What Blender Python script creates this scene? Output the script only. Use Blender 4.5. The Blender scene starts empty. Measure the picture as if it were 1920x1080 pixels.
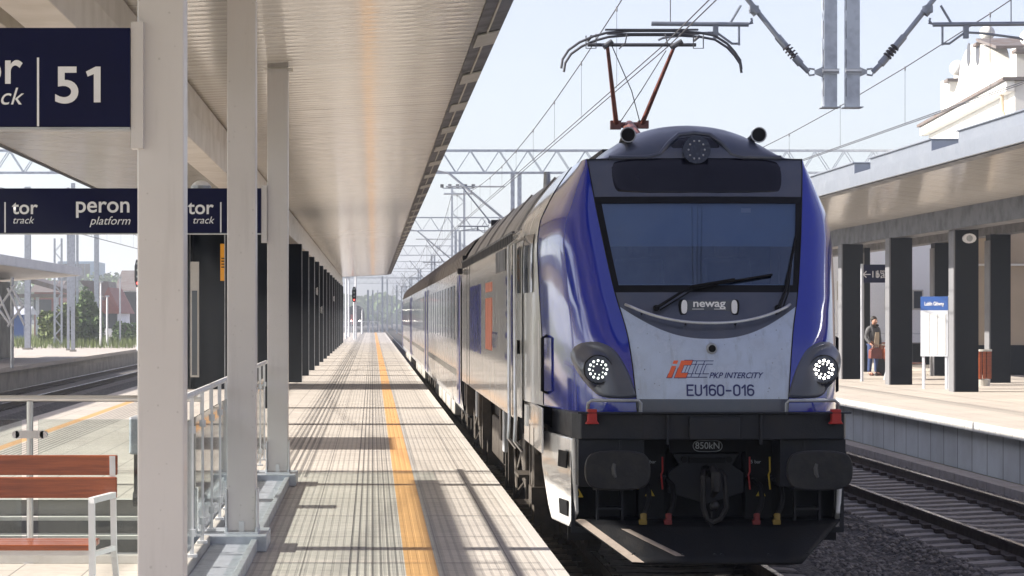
import bpy, bmesh, math, random
from mathutils import Vector, Matrix
random.seed(7)
R = math.radians
# ------------------------------------------------------------------ camera
sc = bpy.context.scene
C = sc.collection
EYE = 1.79                      # eye height above the platform, whose top is z = 0
RZ = -0.60                      # top of the rails
F = 4400.0                      # focal length in photo pixels (1920 wide)
cd = bpy.data.cameras.new('camera'); cam = bpy.data.objects.new('camera', cd); C.objects.link(cam)
cam.location = (0, 0, EYE); cam.rotation_euler = (R(90), 0, 0)
cd.sensor_width = 36; cd.lens = F*36/1920
cd.shift_x = (960-698)/1920; cd.shift_y = (592-540)/1920
cd.clip_start = 0.1; cd.clip_end = 8000
sc.camera = cam
# ------------------------------------------------------------------ light
SUN_EL, SUN_AZ = 29.0, -89.6    # the sun stands to the left (-X)
w = bpy.data.worlds.new('World'); sc.world = w; w.use_nodes = True
wn = w.node_tree; bg = wn.nodes['Background']
sky = wn.nodes.new('ShaderNodeTexSky'); sky.sky_type = 'NISHITA'; sky.sun_disc = False
sky.sun_elevation = R(SUN_EL); sky.sun_rotation = R(SUN_AZ); sky.air_density = 1.0; sky.dust_density = 1.0; sky.ozone_density = 2.5
hsv = wn.nodes.new('ShaderNodeHueSaturation'); hsv.inputs['Saturation'].default_value = .62; hsv.inputs['Hue'].default_value = .535   # thin veil of high cloud
wn.links.new(sky.outputs[0], hsv.inputs['Color']); wn.links.new(hsv.outputs[0], bg.inputs[0]); bg.inputs[1].default_value = 0.079
ld = bpy.data.lights.new('sun', 'SUN'); sun = bpy.data.objects.new('sun', ld); C.objects.link(sun)
ld.energy = 4.8; ld.angle = R(0.5); ld.color = (1, .94, .85)
sd = Vector((math.sin(R(SUN_AZ))*math.cos(R(SUN_EL)), math.cos(R(SUN_AZ))*math.cos(R(SUN_EL)), math.sin(R(SUN_EL))))
sun.rotation_euler = sd.to_track_quat('Z', 'Y').to_euler()
sc.view_settings.view_transform = 'Standard'; sc.view_settings.look = 'None'; sc.view_settings.gamma = 1
sc.view_settings.exposure = 1.5
sc.cycles.max_bounces = 8; sc.cycles.diffuse_bounces = 4; sc.cycles.glossy_bounces = 4; sc.cycles.transparent_max_bounces = 16
sc.cycles.volume_bounces = 0; sc.cycles.use_denoising = True
# ------------------------------------------------------------------ materials
M = {}
def nd(t, typ, **kw):
    n = t.nodes.new(typ)
    for k, v in kw.items(): setattr(n, k, v)
    return n
def ma(t, op, a, b=None, c=None):
    n = nd(t, 'ShaderNodeMath', operation=op)
    for i, v in enumerate((a, b, c)):
        if v is None: continue
        if isinstance(v, (int, float)): n.inputs[i].default_value = v
        else: t.links.new(v, n.inputs[i])
    return n.outputs[0]
def mixc(t, f, a, b):
    n = nd(t, 'ShaderNodeMix', data_type='RGBA')
    for i, v in ((0, f), (6, a), (7, b)):
        if isinstance(v, (int, float)): n.inputs[i].default_value = v
        elif isinstance(v, tuple): n.inputs[i].default_value = (*v[:3], 1)
        else: t.links.new(v, n.inputs[i])
    return n.outputs[2]
def noise(t, scale, detail=4, vec=None, rough=.55):
    n = nd(t, 'ShaderNodeTexNoise'); n.inputs['Scale'].default_value = scale; n.inputs['Detail'].default_value = detail
    n.inputs['Roughness'].default_value = rough
    if vec is not None: t.links.new(vec, n.inputs['Vector'])
    return n.outputs['Fac']
def ramp(t, f, a, b):
    n = nd(t, 'ShaderNodeMapRange'); t.links.new(f, n.inputs[0]); n.inputs[1].default_value = a; n.inputs[2].default_value = b
    return n.outputs[0]
def base(name):
    m = bpy.data.materials.new(name); m.use_nodes = True; t = m.node_tree
    p = t.nodes['Principled BSDF']; M[name] = m
    tc = nd(t, 'ShaderNodeTexCoord')
    return m, t, p, tc.outputs['Object']
def mat(name, col, rough=.5, metal=0., col2=None, ns=3., var=.35, bump=0., bs=40., coat=0., spec=.5, streak=0., specks=0.):
    """plain material with uneven colour and gloss; col2 is the dirt / second colour"""
    m, t, p, oc = base(name)
    if col2 is None: col2 = tuple(c*.72 for c in col)
    vec = oc
    if streak:
        mp = nd(t, 'ShaderNodeMapping'); mp.inputs['Scale'].default_value = (1, 1, streak); t.links.new(oc, mp.inputs[0]); vec = mp.outputs[0]
    n = noise(t, ns, 6, vec); f = ramp(t, n, .42, .75)
    cc = mixc(t, ma(t, 'MULTIPLY', f, var), col, col2)
    if specks:
        vo = nd(t, 'ShaderNodeTexVoronoi'); vo.inputs['Scale'].default_value = 22; t.links.new(oc, vo.inputs['Vector'])
        sp_ = nd(t, 'ShaderNodeSeparateColor'); t.links.new(vo.outputs['Color'], sp_.inputs[0])
        hit = ma(t, 'MULTIPLY', ma(t, 'LESS_THAN', vo.outputs['Distance'], ma(t, 'MULTIPLY', sp_.outputs[0], .16)), ma(t, 'GREATER_THAN', sp_.outputs[1], .45))
        mq = nd(t, 'ShaderNodeMapping'); mq.inputs['Scale'].default_value = (9, 9, .8); t.links.new(oc, mq.inputs[0])
        stn = ramp(t, noise(t, 1.6, 6, mq.outputs[0], .65), .55, .78)
        cc = mixc(t, ma(t, 'MULTIPLY', stn, specks*.6), cc, (.13, .11, .09)); cc = mixc(t, ma(t, 'MULTIPLY', hit, specks), cc, (.10, .08, .06))
    t.links.new(cc, p.inputs['Base Color'])
    t.links.new(ma(t, 'ADD', ma(t, 'MULTIPLY', f, .18), rough), p.inputs['Roughness'])
    p.inputs['Metallic'].default_value = metal; p.inputs['Specular IOR Level'].default_value = spec
    if coat: p.inputs['Coat Weight'].default_value = coat; p.inputs['Coat Roughness'].default_value = .06
    if bump:
        b = nd(t, 'ShaderNodeBump'); b.inputs['Strength'].default_value = bump; b.inputs['Distance'].default_value = .01
        t.links.new(noise(t, bs, 5, oc), b.inputs['Height']); t.links.new(b.outputs[0], p.inputs['Normal'])
    return m
def emis(name, col, s, col2=(0, 0, 0)):
    m, t, p, oc = base(name); p.inputs['Base Color'].default_value = (.3, .3, .3, 1)
    p.inputs['Emission Color'].default_value = (*col, 1); p.inputs['Emission Strength'].default_value = s
    return m
mat('blue_paint', (.007, .022, .31), .08, 0, (.009, .026, .27), 2, .3, coat=1., bump=.012, bs=3, specks=.12)
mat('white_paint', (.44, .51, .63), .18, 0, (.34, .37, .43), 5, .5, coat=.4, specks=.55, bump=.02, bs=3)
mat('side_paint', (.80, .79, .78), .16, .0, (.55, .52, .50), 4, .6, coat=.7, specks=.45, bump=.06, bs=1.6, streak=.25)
mat('front_grey', (.055, .065, .095), .30, 0, (.09, .09, .11), 4, .6, coat=.3, bump=.05, bs=60, specks=.35)
mat('roof_grey', (.34, .33, .33), .36, .1, (.22, .21, .20), 2, .8, bump=.2, bs=20)
mat('coach_roof', (.33, .30, .28), .42, .1, (.2, .18, .17), 2, .8, bump=.2, bs=20)
mat('under_black', (.007, .0075, .009), .5, 0, (.016, .014, .013), 5, .8, bump=.3, bs=50, spec=.2)
mat('frame_grey', (.018, .020, .026), .45, 0, (.034, .031, .030), 4, .8, bump=.2, bs=40, spec=.25)
mat('bogie_brown', (.075, .062, .05), .6, .2, (.04, .035, .03), 8, 1, bump=.5, bs=30)
mat('buffer_black', (.012, .012, .014), .42, .0, (.032, .029, .027), 9, 1, bump=.5, bs=25, spec=.35)
mat('display_black', (.004, .004, .010), .12, 0, (.008, .008, .014), 4, .4, spec=.35)
mat('rubber', (.006, .006, .007), .6, 0, bump=.1, spec=.2)
mat('steel', (.55, .55, .56), .28, .9, (.35, .33, .32), 6, .5, bump=.05)
mat('steel_dull', (.42, .44, .47), .45, .5, (.25, .25, .26), 6, .6, bump=.1)
mat('galvanised', (.44, .47, .52), .42, .55, (.30, .32, .36), 9, .8, bump=.1)
mat('insulator_dark', (.03, .025, .03), .2, 0)
mat('red_paint', (.42, .02, .015), .35, 0, (.2, .02, .015))
mat('yellow_paint', (.55, .38, .02), .4, 0)
mat('orange_mark', (.80, .13, .03), .3)
mat('orange_faded', (.50, .13, .06), .4, 0, (.4, .14, .09), 3, 1)
mat('panto_red', (.17, .06, .045), .4, .1, (.05, .03, .028), 5, 1)
mat('red_dull', (.16, .012, .010), .5)
mat('yellow_dull', (.20, .13, .012), .5)
mat('copper_wire', (.10, .10, .11), .5, .6)
mat('sign_navy', (.0045, .006, .040), .3, 0, (.004, .005, .025), 3, .4, spec=.18)
mat('sign_white', (.80, .80, .82), .4)
mat('column_paint', (.62, .59, .58), .32, 0, (.54, .51, .50), 1.2, .6, coat=.15, bump=.03, bs=8, specks=.22)
mat('cladding_dark', (.007, .009, .013), .42, 0, (.011, .013, .017), 2, .6, bump=.05, bs=6, spec=.12)
mat('beam_cream', (.52, .47, .42), .35, 0, (.42, .38, .33), 2, .7)
mat('fascia_grey', (.10, .10, .11), .4, .3, (.06, .06, .065), 3, .7, bump=.1)
mat('plate_light', (.5, .48, .44), .4, .3)
mat('fascia_white', (.58, .60, .65), .4, .2, (.48, .5, .54), 2, .6)
mat('fascia_pale', (.40, .42, .46), .34, .85, (.33, .35, .38), 2, .6)
mat('edge_grey', (.20, .20, .21), .45, .2, (.15, .15, .16), 2, .6)
mat('bench_wood', (.29, .068, .020), .32, 0, (.14, .028, .011), 3, 1, coat=.35, bump=.2, bs=50, streak=16)
mat('bench_white', (.66, .67, .69), .4, 0, (.5, .5, .5), 6, .6)
mat('granite', (.10, .10, .105), .6, 0, (.07, .07, .075), 60, 1, bump=.2, bs=120)
mat('nosing', (.62, .61, .58), .6, 0, (.5, .48, .44), 8, .7)
mat('concrete', (.36, .34, .31), .75, 0, (.22, .205, .19), 1.5, .8, bump=.3, bs=25)
mat('sleeper_concrete', (.27, .25, .235), .85, 0, (.20, .18, .16), 6, .9, bump=.5, bs=30)
mat('rail_side', (.055, .038, .028), .7, .2, (.03, .022, .018), 10, .8, bump=.3)
mat('rail_top', (.50, .47, .44), .2, .9, (.3, .27, .25), 3, .8)
mat('plaster_white', (.70, .68, .63), .75, 0, (.66, .63, .57), 1, .6, bump=.2, bs=10)
mat('plaster_beige', (.45, .36, .26), .8, 0, (.34, .27, .2), .8, .7, bump=.2, bs=10)
mat('plaster_grey', (.80, .81, .84), .8, 0, (.70, .71, .74), .4, .7, bump=.1, bs=10)
mat('roof_brown', (.15, .13, .12), .6, .1, (.12, .07, .05), 2, .9)
mat('roof_red', (.26, .075, .055), .7, 0, (.15, .05, .04), 3, .9, bump=.3)
mat('window_dark', (.03, .035, .045), .08, 0)
mat('coach_window', (.05, .06, .08), .05, 0, coat=1)
mat('coach_side', (.82, .81, .81), .20, .1, (.36, .34, .34), 2, .6, coat=.6, bump=.08, bs=1.5)
mat('coach_door', (.17, .18, .45), .2, 0, coat=.7)
mat('grass', (.10, .13, .03), .9, 0, (.22, .19, .08), .6, 1, bump=.5, bs=8)
mat('leaf_green', (.095, .16, .038), .7, 0, (.035, .07, .016), 1.2, 1)
mat('leaf_bright', (.10, .13, .03), .7, 0, (.05, .08, .015), 1.2, 1)
mat('bark', (.09, .06, .04), .9, 0, bump=.5)
mat('hill_green', (.04, .055, .035), 1, 0, (.06, .06, .045), .02, 1)
mat('skin', (.42, .22, .15), .5, 0, (.36, .16, .11), 20, .4)
mat('hair_dark', (.02, .014, .01), .6)
mat('jacket_grey', (.11, .11, .115), .85, 0, (.06, .06, .065), 12, .8, bump=.3)
mat('jeans', (.03, .05, .13), .85, 0, (.02, .03, .08), 20, .8)
mat('shoe_brown', (.12, .04, .025), .5)
mat('bag_leather', (.16, .035, .022), .4, 0, (.08, .02, .012), 10, .8)
mat('box_blue', (.03, .09, .30), .4)
mat('paper', (.78, .78, .76), .6)
mat('orange_sign', (.80, .36, .01), .45)
mat('tower_blue', (.20, .34, .50), .6, 0, (.4, .45, .5), .3, 1)
emis('lamp_lit', (1, .95, .82), 9)
emis('lamp_soft', (.9, 1, .9), 1.1)
emis('lamp_red', (1, .05, .03), 1.6)
mat('lens_dim', (.40, .48, .43), .12, 0, (.55, .60, .56), 40, .8, coat=1)
mat('lens_grey', (.022, .028, .055), .2, 0, (.045, .052, .09), 30, .8, spec=.3)
mat('grease', (.07, .07, .07), .5)
mat('sun_streak_tone', (.27, .225, .19), .6, .1, (.17, .14, .12), 14, .8)  # pale tone that paints sunlight streaks on the plough
mat('arm_steel', (.24, .26, .30), .45, .5, (.17, .18, .2), 9, .8)
mat('blind', (.27, .40, .52), .7, 0, (.23, .34, .45), 3, .5)
mat('cab_dark', (.13, .22, .38), .8, 0, (.08, .14, .25), 4, .8)

def glass_mat(name, tint, trans, rough=.02, ior=1.5):
    m, t, p, oc = base(name); t.nodes.remove(p)
    out = t.nodes['Material Output']
    tr = nd(t, 'ShaderNodeBsdfTransparent'); tr.inputs[0].default_value = (*tint, 1)
    gl = nd(t, 'ShaderNodeBsdfGlossy'); gl.inputs['Roughness'].default_value = rough
    if ior > 2: gl.inputs[0].default_value = (.60, .77, 1, 1)
    df = nd(t, 'ShaderNodeBsdfDiffuse'); df.inputs[0].default_value = (.5, .52, .5, 1)
    fr = nd(t, 'ShaderNodeFresnel'); fr.inputs[0].default_value = ior
    n = ramp(t, noise(t, 3, 5, oc), .4, .8)
    m1 = nd(t, 'ShaderNodeMixShader'); t.links.new(ma(t, 'MULTIPLY', n, trans), m1.inputs[0])
    t.links.new(tr.outputs[0], m1.inputs[1]); t.links.new(df.outputs[0], m1.inputs[2])
    m2 = nd(t, 'ShaderNodeMixShader'); t.links.new(fr.outputs[0], m2.inputs[0])
    t.links.new(m1.outputs[0], m2.inputs[1]); t.links.new(gl.outputs[0], m2.inputs[2]); t.links.new(m2.outputs[0], out.inputs[0])
    return m
glass_mat('windscreen_glass', (.62, .70, .80), .04, .03, 2.3)
glass_mat('clear_glass', (.86, .90, .89), .12, .03)

def stripes(t, coord, pitch, width, soft=.12, off=0.):
    """1 on a line of the given width repeated every pitch along coord"""
    f = ma(t, 'FRACT', ma(t, 'DIVIDE', ma(t, 'ADD', coord, off+1000*pitch), pitch))
    d = ma(t, 'ABSOLUTE', ma(t, 'SUBTRACT', f, .5))
    h = .5*width/pitch
    n = nd(t, 'ShaderNodeMapRange'); t.links.new(d, n.inputs[0])
    n.inputs[1].default_value = h; n.inputs[2].default_value = h*(1+soft)+.01; n.inputs[3].default_value = 1; n.inputs[4].default_value = 0
    return n.outputs[0]
def between(t, c, a, b):
    return ma(t, 'MULTIPLY', ma(t, 'GREATER_THAN', c, a), ma(t, 'LESS_THAN', c, b))
def soffit_mat(name, col, pitch=.30, rough=.16):
    m, t, p, oc = base(name)
    s = nd(t, 'ShaderNodeSeparateXYZ'); t.links.new(oc, s.inputs[0]); y = s.outputs[1]
    f = ma(t, 'FRACT', ma(t, 'DIVIDE', ma(t, 'ADD', y, 900.), pitch))
    line = stripes(t, y, pitch, .012)
    big = stripes(t, y, pitch*4, .02)
    n = noise(t, .9, 4, oc)
    mp = nd(t, 'ShaderNodeMapping'); mp.inputs['Scale'].default_value = (.25, 3.3, 1); t.links.new(oc, mp.inputs[0])
    n2 = noise(t, 1.2, 3, mp.outputs[0])
    c = mixc(t, ma(t, 'MULTIPLY', ramp(t, n, .4, .8), .4), col, tuple(x*.86 for x in col))
    c = mixc(t, ma(t, 'MULTIPLY', ramp(t, n2, .45, .7), .25), c, tuple(x*.84 for x in col))
    c = mixc(t, ma(t, 'MULTIPLY', line, .45), c, tuple(x*.35 for x in col))
    c = mixc(t, ma(t, 'MULTIPLY', big, .55), c, tuple(x*.3 for x in col))
    t.links.new(c, p.inputs['Base Color']); p.inputs['Roughness'].default_value = rough
    p.inputs['Metallic'].default_value = .12
    b = nd(t, 'ShaderNodeBump'); b.inputs['Strength'].default_value = .35; b.inputs['Distance'].default_value = .012
    hgt = ma(t, 'ADD', ma(t, 'MULTIPLY', ma(t, 'SUBTRACT', ma(t, 'SINE', ma(t, 'MULTIPLY', f, 3.1416)), line), .6), ma(t, 'MULTIPLY', n2, 1.1))
    t.links.new(hgt, b.inputs['Height']); t.links.new(b.outputs[0], p.inputs['Normal'])
soffit_mat('soffit_panels', (.92, .87, .79), rough=.13)

def paving():
    m, t, p, oc = base('paving')
    s = nd(t, 'ShaderNodeSeparateXYZ'); t.links.new(oc, s.inputs[0]); x, y = s.outputs[0], s.outputs[1]
    n = noise(t, .7, 6, oc); n2 = noise(t, 9, 5, oc); n3 = noise(t, 90, 3, oc)
    col = mixc(t, ramp(t, n, .35, .7), (.52, .475, .425), (.43, .39, .35))
    col = mixc(t, ma(t, 'MULTIPLY', ramp(t, n2, .45, .75), .4), col, (.27, .245, .22))
    sn = noise(t, 2.3, 8, oc, .7); col = mixc(t, ma(t, 'MULTIPLY', ramp(t, sn, .56, .70), .42), col, (.24, .215, .19))
    gv = nd(t, 'ShaderNodeTexVoronoi'); gv.inputs['Scale'].default_value = 2.6; t.links.new(oc, gv.inputs['Vector']); col = mixc(t, ma(t, 'MULTIPLY', ma(t, 'LESS_THAN', gv.outputs['Distance'], .045), .6), col, (.12, .11, .10))
    # slab to slab variation
    br = nd(t, 'ShaderNodeTexBrick'); mp = nd(t, 'ShaderNodeMapping'); t.links.new(oc, mp.inputs[0]); t.links.new(mp.outputs[0], br.inputs[0])
    br.inputs['Scale'].default_value = 1; br.inputs['Brick Width'].default_value = .5; br.inputs['Row Height'].default_value = .5; br.offset = 0
    br.inputs['Mortar Size'].default_value = .006; br.inputs[1].default_value = (0, 0, 0, 1); br.inputs[2].default_value = (1, 1, 1, 1); br.inputs[3].default_value = (.5, .5, .5, 1)
    col = mixc(t, ma(t, 'MULTIPLY', br.outputs['Color'], .14), col, (.22, .20, .18))
    col = mixc(t, ma(t, 'MULTIPLY', br.outputs['Fac'], .75), col, (.10, .09, .085))
    ribzone = between(t, x, -1.30, 1.30)
    ribs = ma(t, 'MULTIPLY', stripes(t, x, .062, .020), ribzone)
    col = mixc(t, ma(t, 'MULTIPLY', ribs, .36), col, (.20, .185, .17))
    groov = ma(t, 'MULTIPLY', stripes(t, x, .056, .015, off=.02), between(t, x, -.18, .225))
    guide = ma(t, 'MULTIPLY', stripes(t, x, .078, .030), ma(t, 'MULTIPLY', between(t, x, -1.20, -.68), ma(t, 'GREATER_THAN', y, 26.)))
    guide2 = ma(t, 'MULTIPLY', stripes(t, x, .078, .030), between(t, x, -4.9, -4.3))
    dk = ma(t, 'MAXIMUM', ma(t, 'MAXIMUM', groov, guide), guide2)
    col = mixc(t, ma(t, 'MULTIPLY', dk, .72), col, (.075, .07, .068))
    tj = stripes(t, y, 2.0, .03)
    col = mixc(t, ma(t, 'MULTIPLY', ma(t, 'MULTIPLY', tj, ribzone), .6), col, (.11, .10, .095))
    yel = ma(t, 'ADD', between(t, x, .235, .46), between(t, x, -5.12, -4.95))
    ycol = mixc(t, ramp(t, n2, .4, .8), (.58, .31, .115), (.50, .27, .105))
    ycol = mixc(t, ma(t, 'MULTIPLY', br.outputs['Fac'], .5), ycol, (.25, .14, .06))
    col = mixc(t, yel, col, ycol)
    greyz = between(t, x, .46, .52)
    col = mixc(t, ma(t, 'MULTIPLY', greyz, .6), col, (.28, .27, .26))
    edge = ma(t, 'GREATER_THAN', x, 1.22)
    col = mixc(t, ma(t, 'MULTIPLY', edge, .8), col, (.50, .47, .43))
    t.links.new(col, p.inputs['Base Color'])
    t.links.new(ma(t, 'ADD', .52, ma(t, 'MULTIPLY', n2, .25)), p.inputs['Roughness'])
    b = nd(t, 'ShaderNodeBump'); b.inputs['Strength'].default_value = .6; b.inputs['Distance'].default_value = .006
    h = ma(t, 'SUBTRACT', ma(t, 'MULTIPLY', n3, .3), ma(t, 'ADD', ma(t, 'ADD', ribs, dk), br.outputs['Fac']))
    t.links.new(h, b.inputs['Height']); t.links.new(b.outputs[0], p.inputs['Normal'])
paving()
def paving_plain():
    m, t, p, oc = base('paving_plain')
    n = noise(t, .7, 6, oc); n2 = noise(t, 9, 5, oc)
    col = mixc(t, ramp(t, n, .35, .7), (.50, .45, .39), (.42, .375, .33))
    br = nd(t, 'ShaderNodeTexBrick'); t.links.new(oc, br.inputs[0]); br.offset = 0
    br.inputs['Scale'].default_value = 1; br.inputs['Brick Width'].default_value = .5; br.inputs['Row Height'].default_value = .5
    br.inputs['Mortar Size'].default_value = .006
    s = nd(t, 'ShaderNodeSeparateXYZ'); t.links.new(oc, s.inputs[0]); x = s.outputs[0]
    col = mixc(t, ma(t, 'MULTIPLY', br.outputs['Fac'], .7), col, (.12, .11, .10))
    gu = ma(t, 'MULTIPLY', stripes(t, x, .078, .03), between(t, x, 11.6, 12.0))
    col = mixc(t, ma(t, 'MULTIPLY', gu, .7), col, (.1, .1, .1))
    t.links.new(col, p.inputs['Base Color']); t.links.new(ma(t, 'ADD', .5, ma(t, 'MULTIPLY', n2, .3)), p.inputs['Roughness'])
paving_plain()
def ballast_mat():
    m, t, p, oc = base('ballast')
    v = nd(t, 'ShaderNodeTexVoronoi'); v.inputs['Scale'].default_value = 19; t.links.new(oc, v.inputs['Vector'])
    n = noise(t, .6, 5, oc)
    c = mixc(t, v.outputs['Color'], (.055, .052, .055), (.22, .205, .20))
    sp = nd(t, 'ShaderNodeSeparateColor'); t.links.new(v.outputs['Color'], sp.inputs[0])
    c = mixc(t, sp.outputs[0], (.06, .056, .058), (.21, .195, .185))
    c = mixc(t, ma(t, 'MULTIPLY', ramp(t, n, .4, .7), .5), c, (.10, .075, .055))
    c = mixc(t, ramp(t, v.outputs['Distance'], .35, .75), c, (.02, .02, .02))
    t.links.new(c, p.inputs['Base Color']); p.inputs['Roughness'].default_value = .9
    b = nd(t, 'ShaderNodeBump'); b.inputs['Strength'].default_value = 1; b.inputs['Distance'].default_value = .05; b.invert = True
    t.links.new(v.outputs['Distance'], b.inputs['Height']); t.links.new(b.outputs[0], p.inputs['Normal'])
ballast_mat()
mat('stone', (.24, .22, .205), .85, 0, (.06, .055, .055), 11, 1, bump=.3, bs=60)
def blocks_mat():
    m, t, p, oc = base('wall_blocks')
    s = nd(t, 'ShaderNodeSeparateXYZ'); t.links.new(oc, s.inputs[0])
    j = stripes(t, s.outputs[1], 1.0, .03); n = noise(t, 1.2, 5, oc)
    f = ma(t, 'FLOOR', ma(t, 'ADD', s.outputs[1], .5))
    wn_ = nd(t, 'ShaderNodeTexWhiteNoise', noise_dimensions='1D'); t.links.new(f, wn_.inputs['W'])
    c = mixc(t, ma(t, 'MULTIPLY', wn_.outputs[0], .5), (.50, .53, .56), (.38, .41, .44)); c = mixc(t, ma(t, 'MULTIPLY', ramp(t, n, .4, .8), .5), c, (.26, .26, .26))
    t.links.new(mixc(t, ma(t, 'MULTIPLY', j, .8), c, (.08, .08, .08)), p.inputs['Base Color']); p.inputs['Roughness'].default_value = .8
blocks_mat()

# ------------------------------------------------------------------ geometry helpers
class MB:
    def __init__(s): s.v = []; s.f = []; s.m = []; s.cur = 0
    def add(s, vs, fs):
        o = len(s.v); s.v += [tuple(v) for v in vs]; s.f += [tuple(i+o for i in f) for f in fs]; s.m += [s.cur]*len(fs); return s
    def box(s, x0, x1, y0, y1, z0, z1):
        return s.add([(x, y, z) for x in (x0, x1) for y in (y0, y1) for z in (z0, z1)],
                     [(0, 1, 3, 2), (4, 6, 7, 5), (0, 4, 5, 1), (2, 3, 7, 6), (0, 2, 6, 4), (1, 5, 7, 3)])
    def cyl(s, p0, p1, r0, r1=None, n=12, caps=True):
        r1 = r0 if r1 is None else r1
        p0 = Vector(p0); p1 = Vector(p1); d = (p1-p0).normalized()
        a = d.orthogonal().normalized(); b = d.cross(a)
        vs = []
        for p, r in ((p0, r0), (p1, r1)):
            for i in range(n):
                an = 2*math.pi*i/n; vs.append(p+a*math.cos(an)*r+b*math.sin(an)*r)
        fs = [(i, (i+1) % n, n+(i+1) % n, n+i) for i in range(n)]
        if caps: fs += [tuple(range(n))[::-1], tuple(range(n, 2*n))]
        return s.add(vs, fs)
    def tube(s, pts, r, n=8):
        pts = [Vector(p) for p in pts]; vs = []; fs = []; k = len(pts); a = None
        for i, p in enumerate(pts):
            d = (pts[min(i+1, k-1)]-pts[max(i-1, 0)]).normalized()
            if a is None: a = d.orthogonal().normalized()
            else:
                a = a-d*a.dot(d)
                a = a.normalized() if a.length > 1e-6 else d.orthogonal().normalized()
            b = d.cross(a); rr = r[i] if isinstance(r, (list, tuple)) else r
            for j in range(n):
                an = 2*math.pi*j/n; vs.append(p+a*math.cos(an)*rr+b*math.sin(an)*rr)
        for i in range(k-1):
            for j in range(n): fs.append((i*n+j, i*n+(j+1) % n, (i+1)*n+(j+1) % n, (i+1)*n+j))
        fs += [tuple(range(n))[::-1], tuple(range((k-1)*n, k*n))]
        return s.add(vs, fs)
    def prism(s, poly, fn0, fn1):
        n = len(poly); vs = [fn0(*p) for p in poly]+[fn1(*p) for p in poly]
        return s.add(vs, [tuple(range(n)), tuple(range(2*n-1, n-1, -1))]+[(i, n+i, n+(i+1) % n, (i+1) % n) for i in range(n)])
    def grid(s, fn, nu, nv):
        vs = [fn(i/nu, j/nv) for j in range(nv+1) for i in range(nu+1)]
        return s.add(vs, [(j*(nu+1)+i, j*(nu+1)+i+1, (j+1)*(nu+1)+i+1, (j+1)*(nu+1)+i) for j in range(nv) for i in range(nu)])
    def ball(s, c, r, n=12, sz=1.):
        vs = []; fs = []
        for j in range(n//2+1):
            th = math.pi*j/(n//2)
            for i in range(n):
                ph = 2*math.pi*i/n; vs.append((c[0]+r*math.sin(th)*math.cos(ph), c[1]+r*math.sin(th)*math.sin(ph), c[2]+r*sz*math.cos(th)))
        for j in range(n//2):
            for i in range(n): fs.append((j*n+i, j*n+(i+1) % n, (j+1)*n+(i+1) % n, (j+1)*n+i))
        return s.add(vs, fs)
    def build(s, name, mats, parent=None, smooth=False, bevel=0., solid=0., loc=None, recalc=True):
        me = bpy.data.meshes.new(name); me.from_pydata(s.v, [], s.f)
        mats = mats if isinstance(mats, (list, tuple)) else [mats]
        for m in mats: me.materials.append(M[m])
        me.polygons.foreach_set('material_index', s.m)
        me.update()
        if recalc:
            bm = bmesh.new(); bm.from_mesh(me)
            if smooth: bmesh.ops.remove_doubles(bm, verts=bm.verts, dist=1e-5)
            bmesh.ops.recalc_face_normals(bm, faces=bm.faces); bm.to_mesh(me); bm.free()
        if smooth:
            me.polygons.foreach_set('use_smooth', [True]*len(me.polygons))
            try: me.set_sharp_from_angle(angle=R(38))
            except Exception: pass
        o = bpy.data.objects.new(name, me); C.objects.link(o)
        if parent is not None: o.parent = parent
        if loc is not None: o.location = loc
        if solid: md = o.modifiers.new('s', 'SOLIDIFY'); md.thickness = solid; md.offset = 0
        if bevel:
            md = o.modifiers.new('b', 'BEVEL'); md.width = bevel; md.segments = 2; md.limit_method = 'ANGLE'; md.angle_limit = R(40)
        return o
def thing(name, label, cat, loc=(0, 0, 0), rz=0, group=None):
    o = bpy.data.objects.new(name, None); C.objects.link(o); o.location = loc; o.rotation_euler = (0, 0, rz)
    o.empty_display_size = .1
    return tag(o, label, cat, group)
def tag(o, label, cat, group=None, kind='thing'):
    o['label'] = label; o['category'] = cat
    if kind: o['kind'] = kind
    if group: o['group'] = group
    return o
def struct(o): o['kind'] = 'structure'; return o
def stuff(o, label, cat): o['kind'] = 'stuff'; o['label'] = label; o['category'] = cat; return o
def dup(root, loc, rz=None, label=None, group=None):
    r = root.copy(); C.objects.link(r); r.location = loc
    if rz is not None: r.rotation_euler = (0, 0, rz)
    if label: r['label'] = label
    if group: r['group'] = group
    for ch in list(root.children):
        c = ch.copy(); C.objects.link(c); c.parent = r
        for g in list(ch.children):
            d = g.copy(); C.objects.link(d); d.parent = c
    return r
def text(name, s, size, fn, m, parent, align='CENTER', bold=0., shear=0., sx=1., ls=1.):
    """lettering; fn maps flat text coordinates (u right, v up) to a 3D point"""
    cu = bpy.data.curves.new(name, 'FONT'); cu.body = s; cu.size = size; cu.align_x = align; cu.align_y = 'BOTTOM_BASELINE'
    cu.offset = bold; cu.shear = shear; cu.space_character = ls; cu.resolution_u = 6
    o = bpy.data.objects.new(name, cu); C.objects.link(o)
    dg = bpy.context.evaluated_depsgraph_get(); dg.update()
    me = bpy.data.meshes.new_from_object(o.evaluated_get(dg)); bpy.data.objects.remove(o)
    for v in me.vertices: v.co = Vector(fn(v.co.x*sx, v.co.y))
    me.materials.clear(); me.materials.append(M[m])
    ob = bpy.data.objects.new(name, me); C.objects.link(ob); ob.parent = parent
    return ob
def arc(cx, cy, rx, ry, a0, a1, n=10): return [(cx+rx*math.cos(R(a0+(a1-a0)*i/n)), cy+ry*math.sin(R(a0+(a1-a0)*i/n))) for i in range(n+1)]
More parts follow.
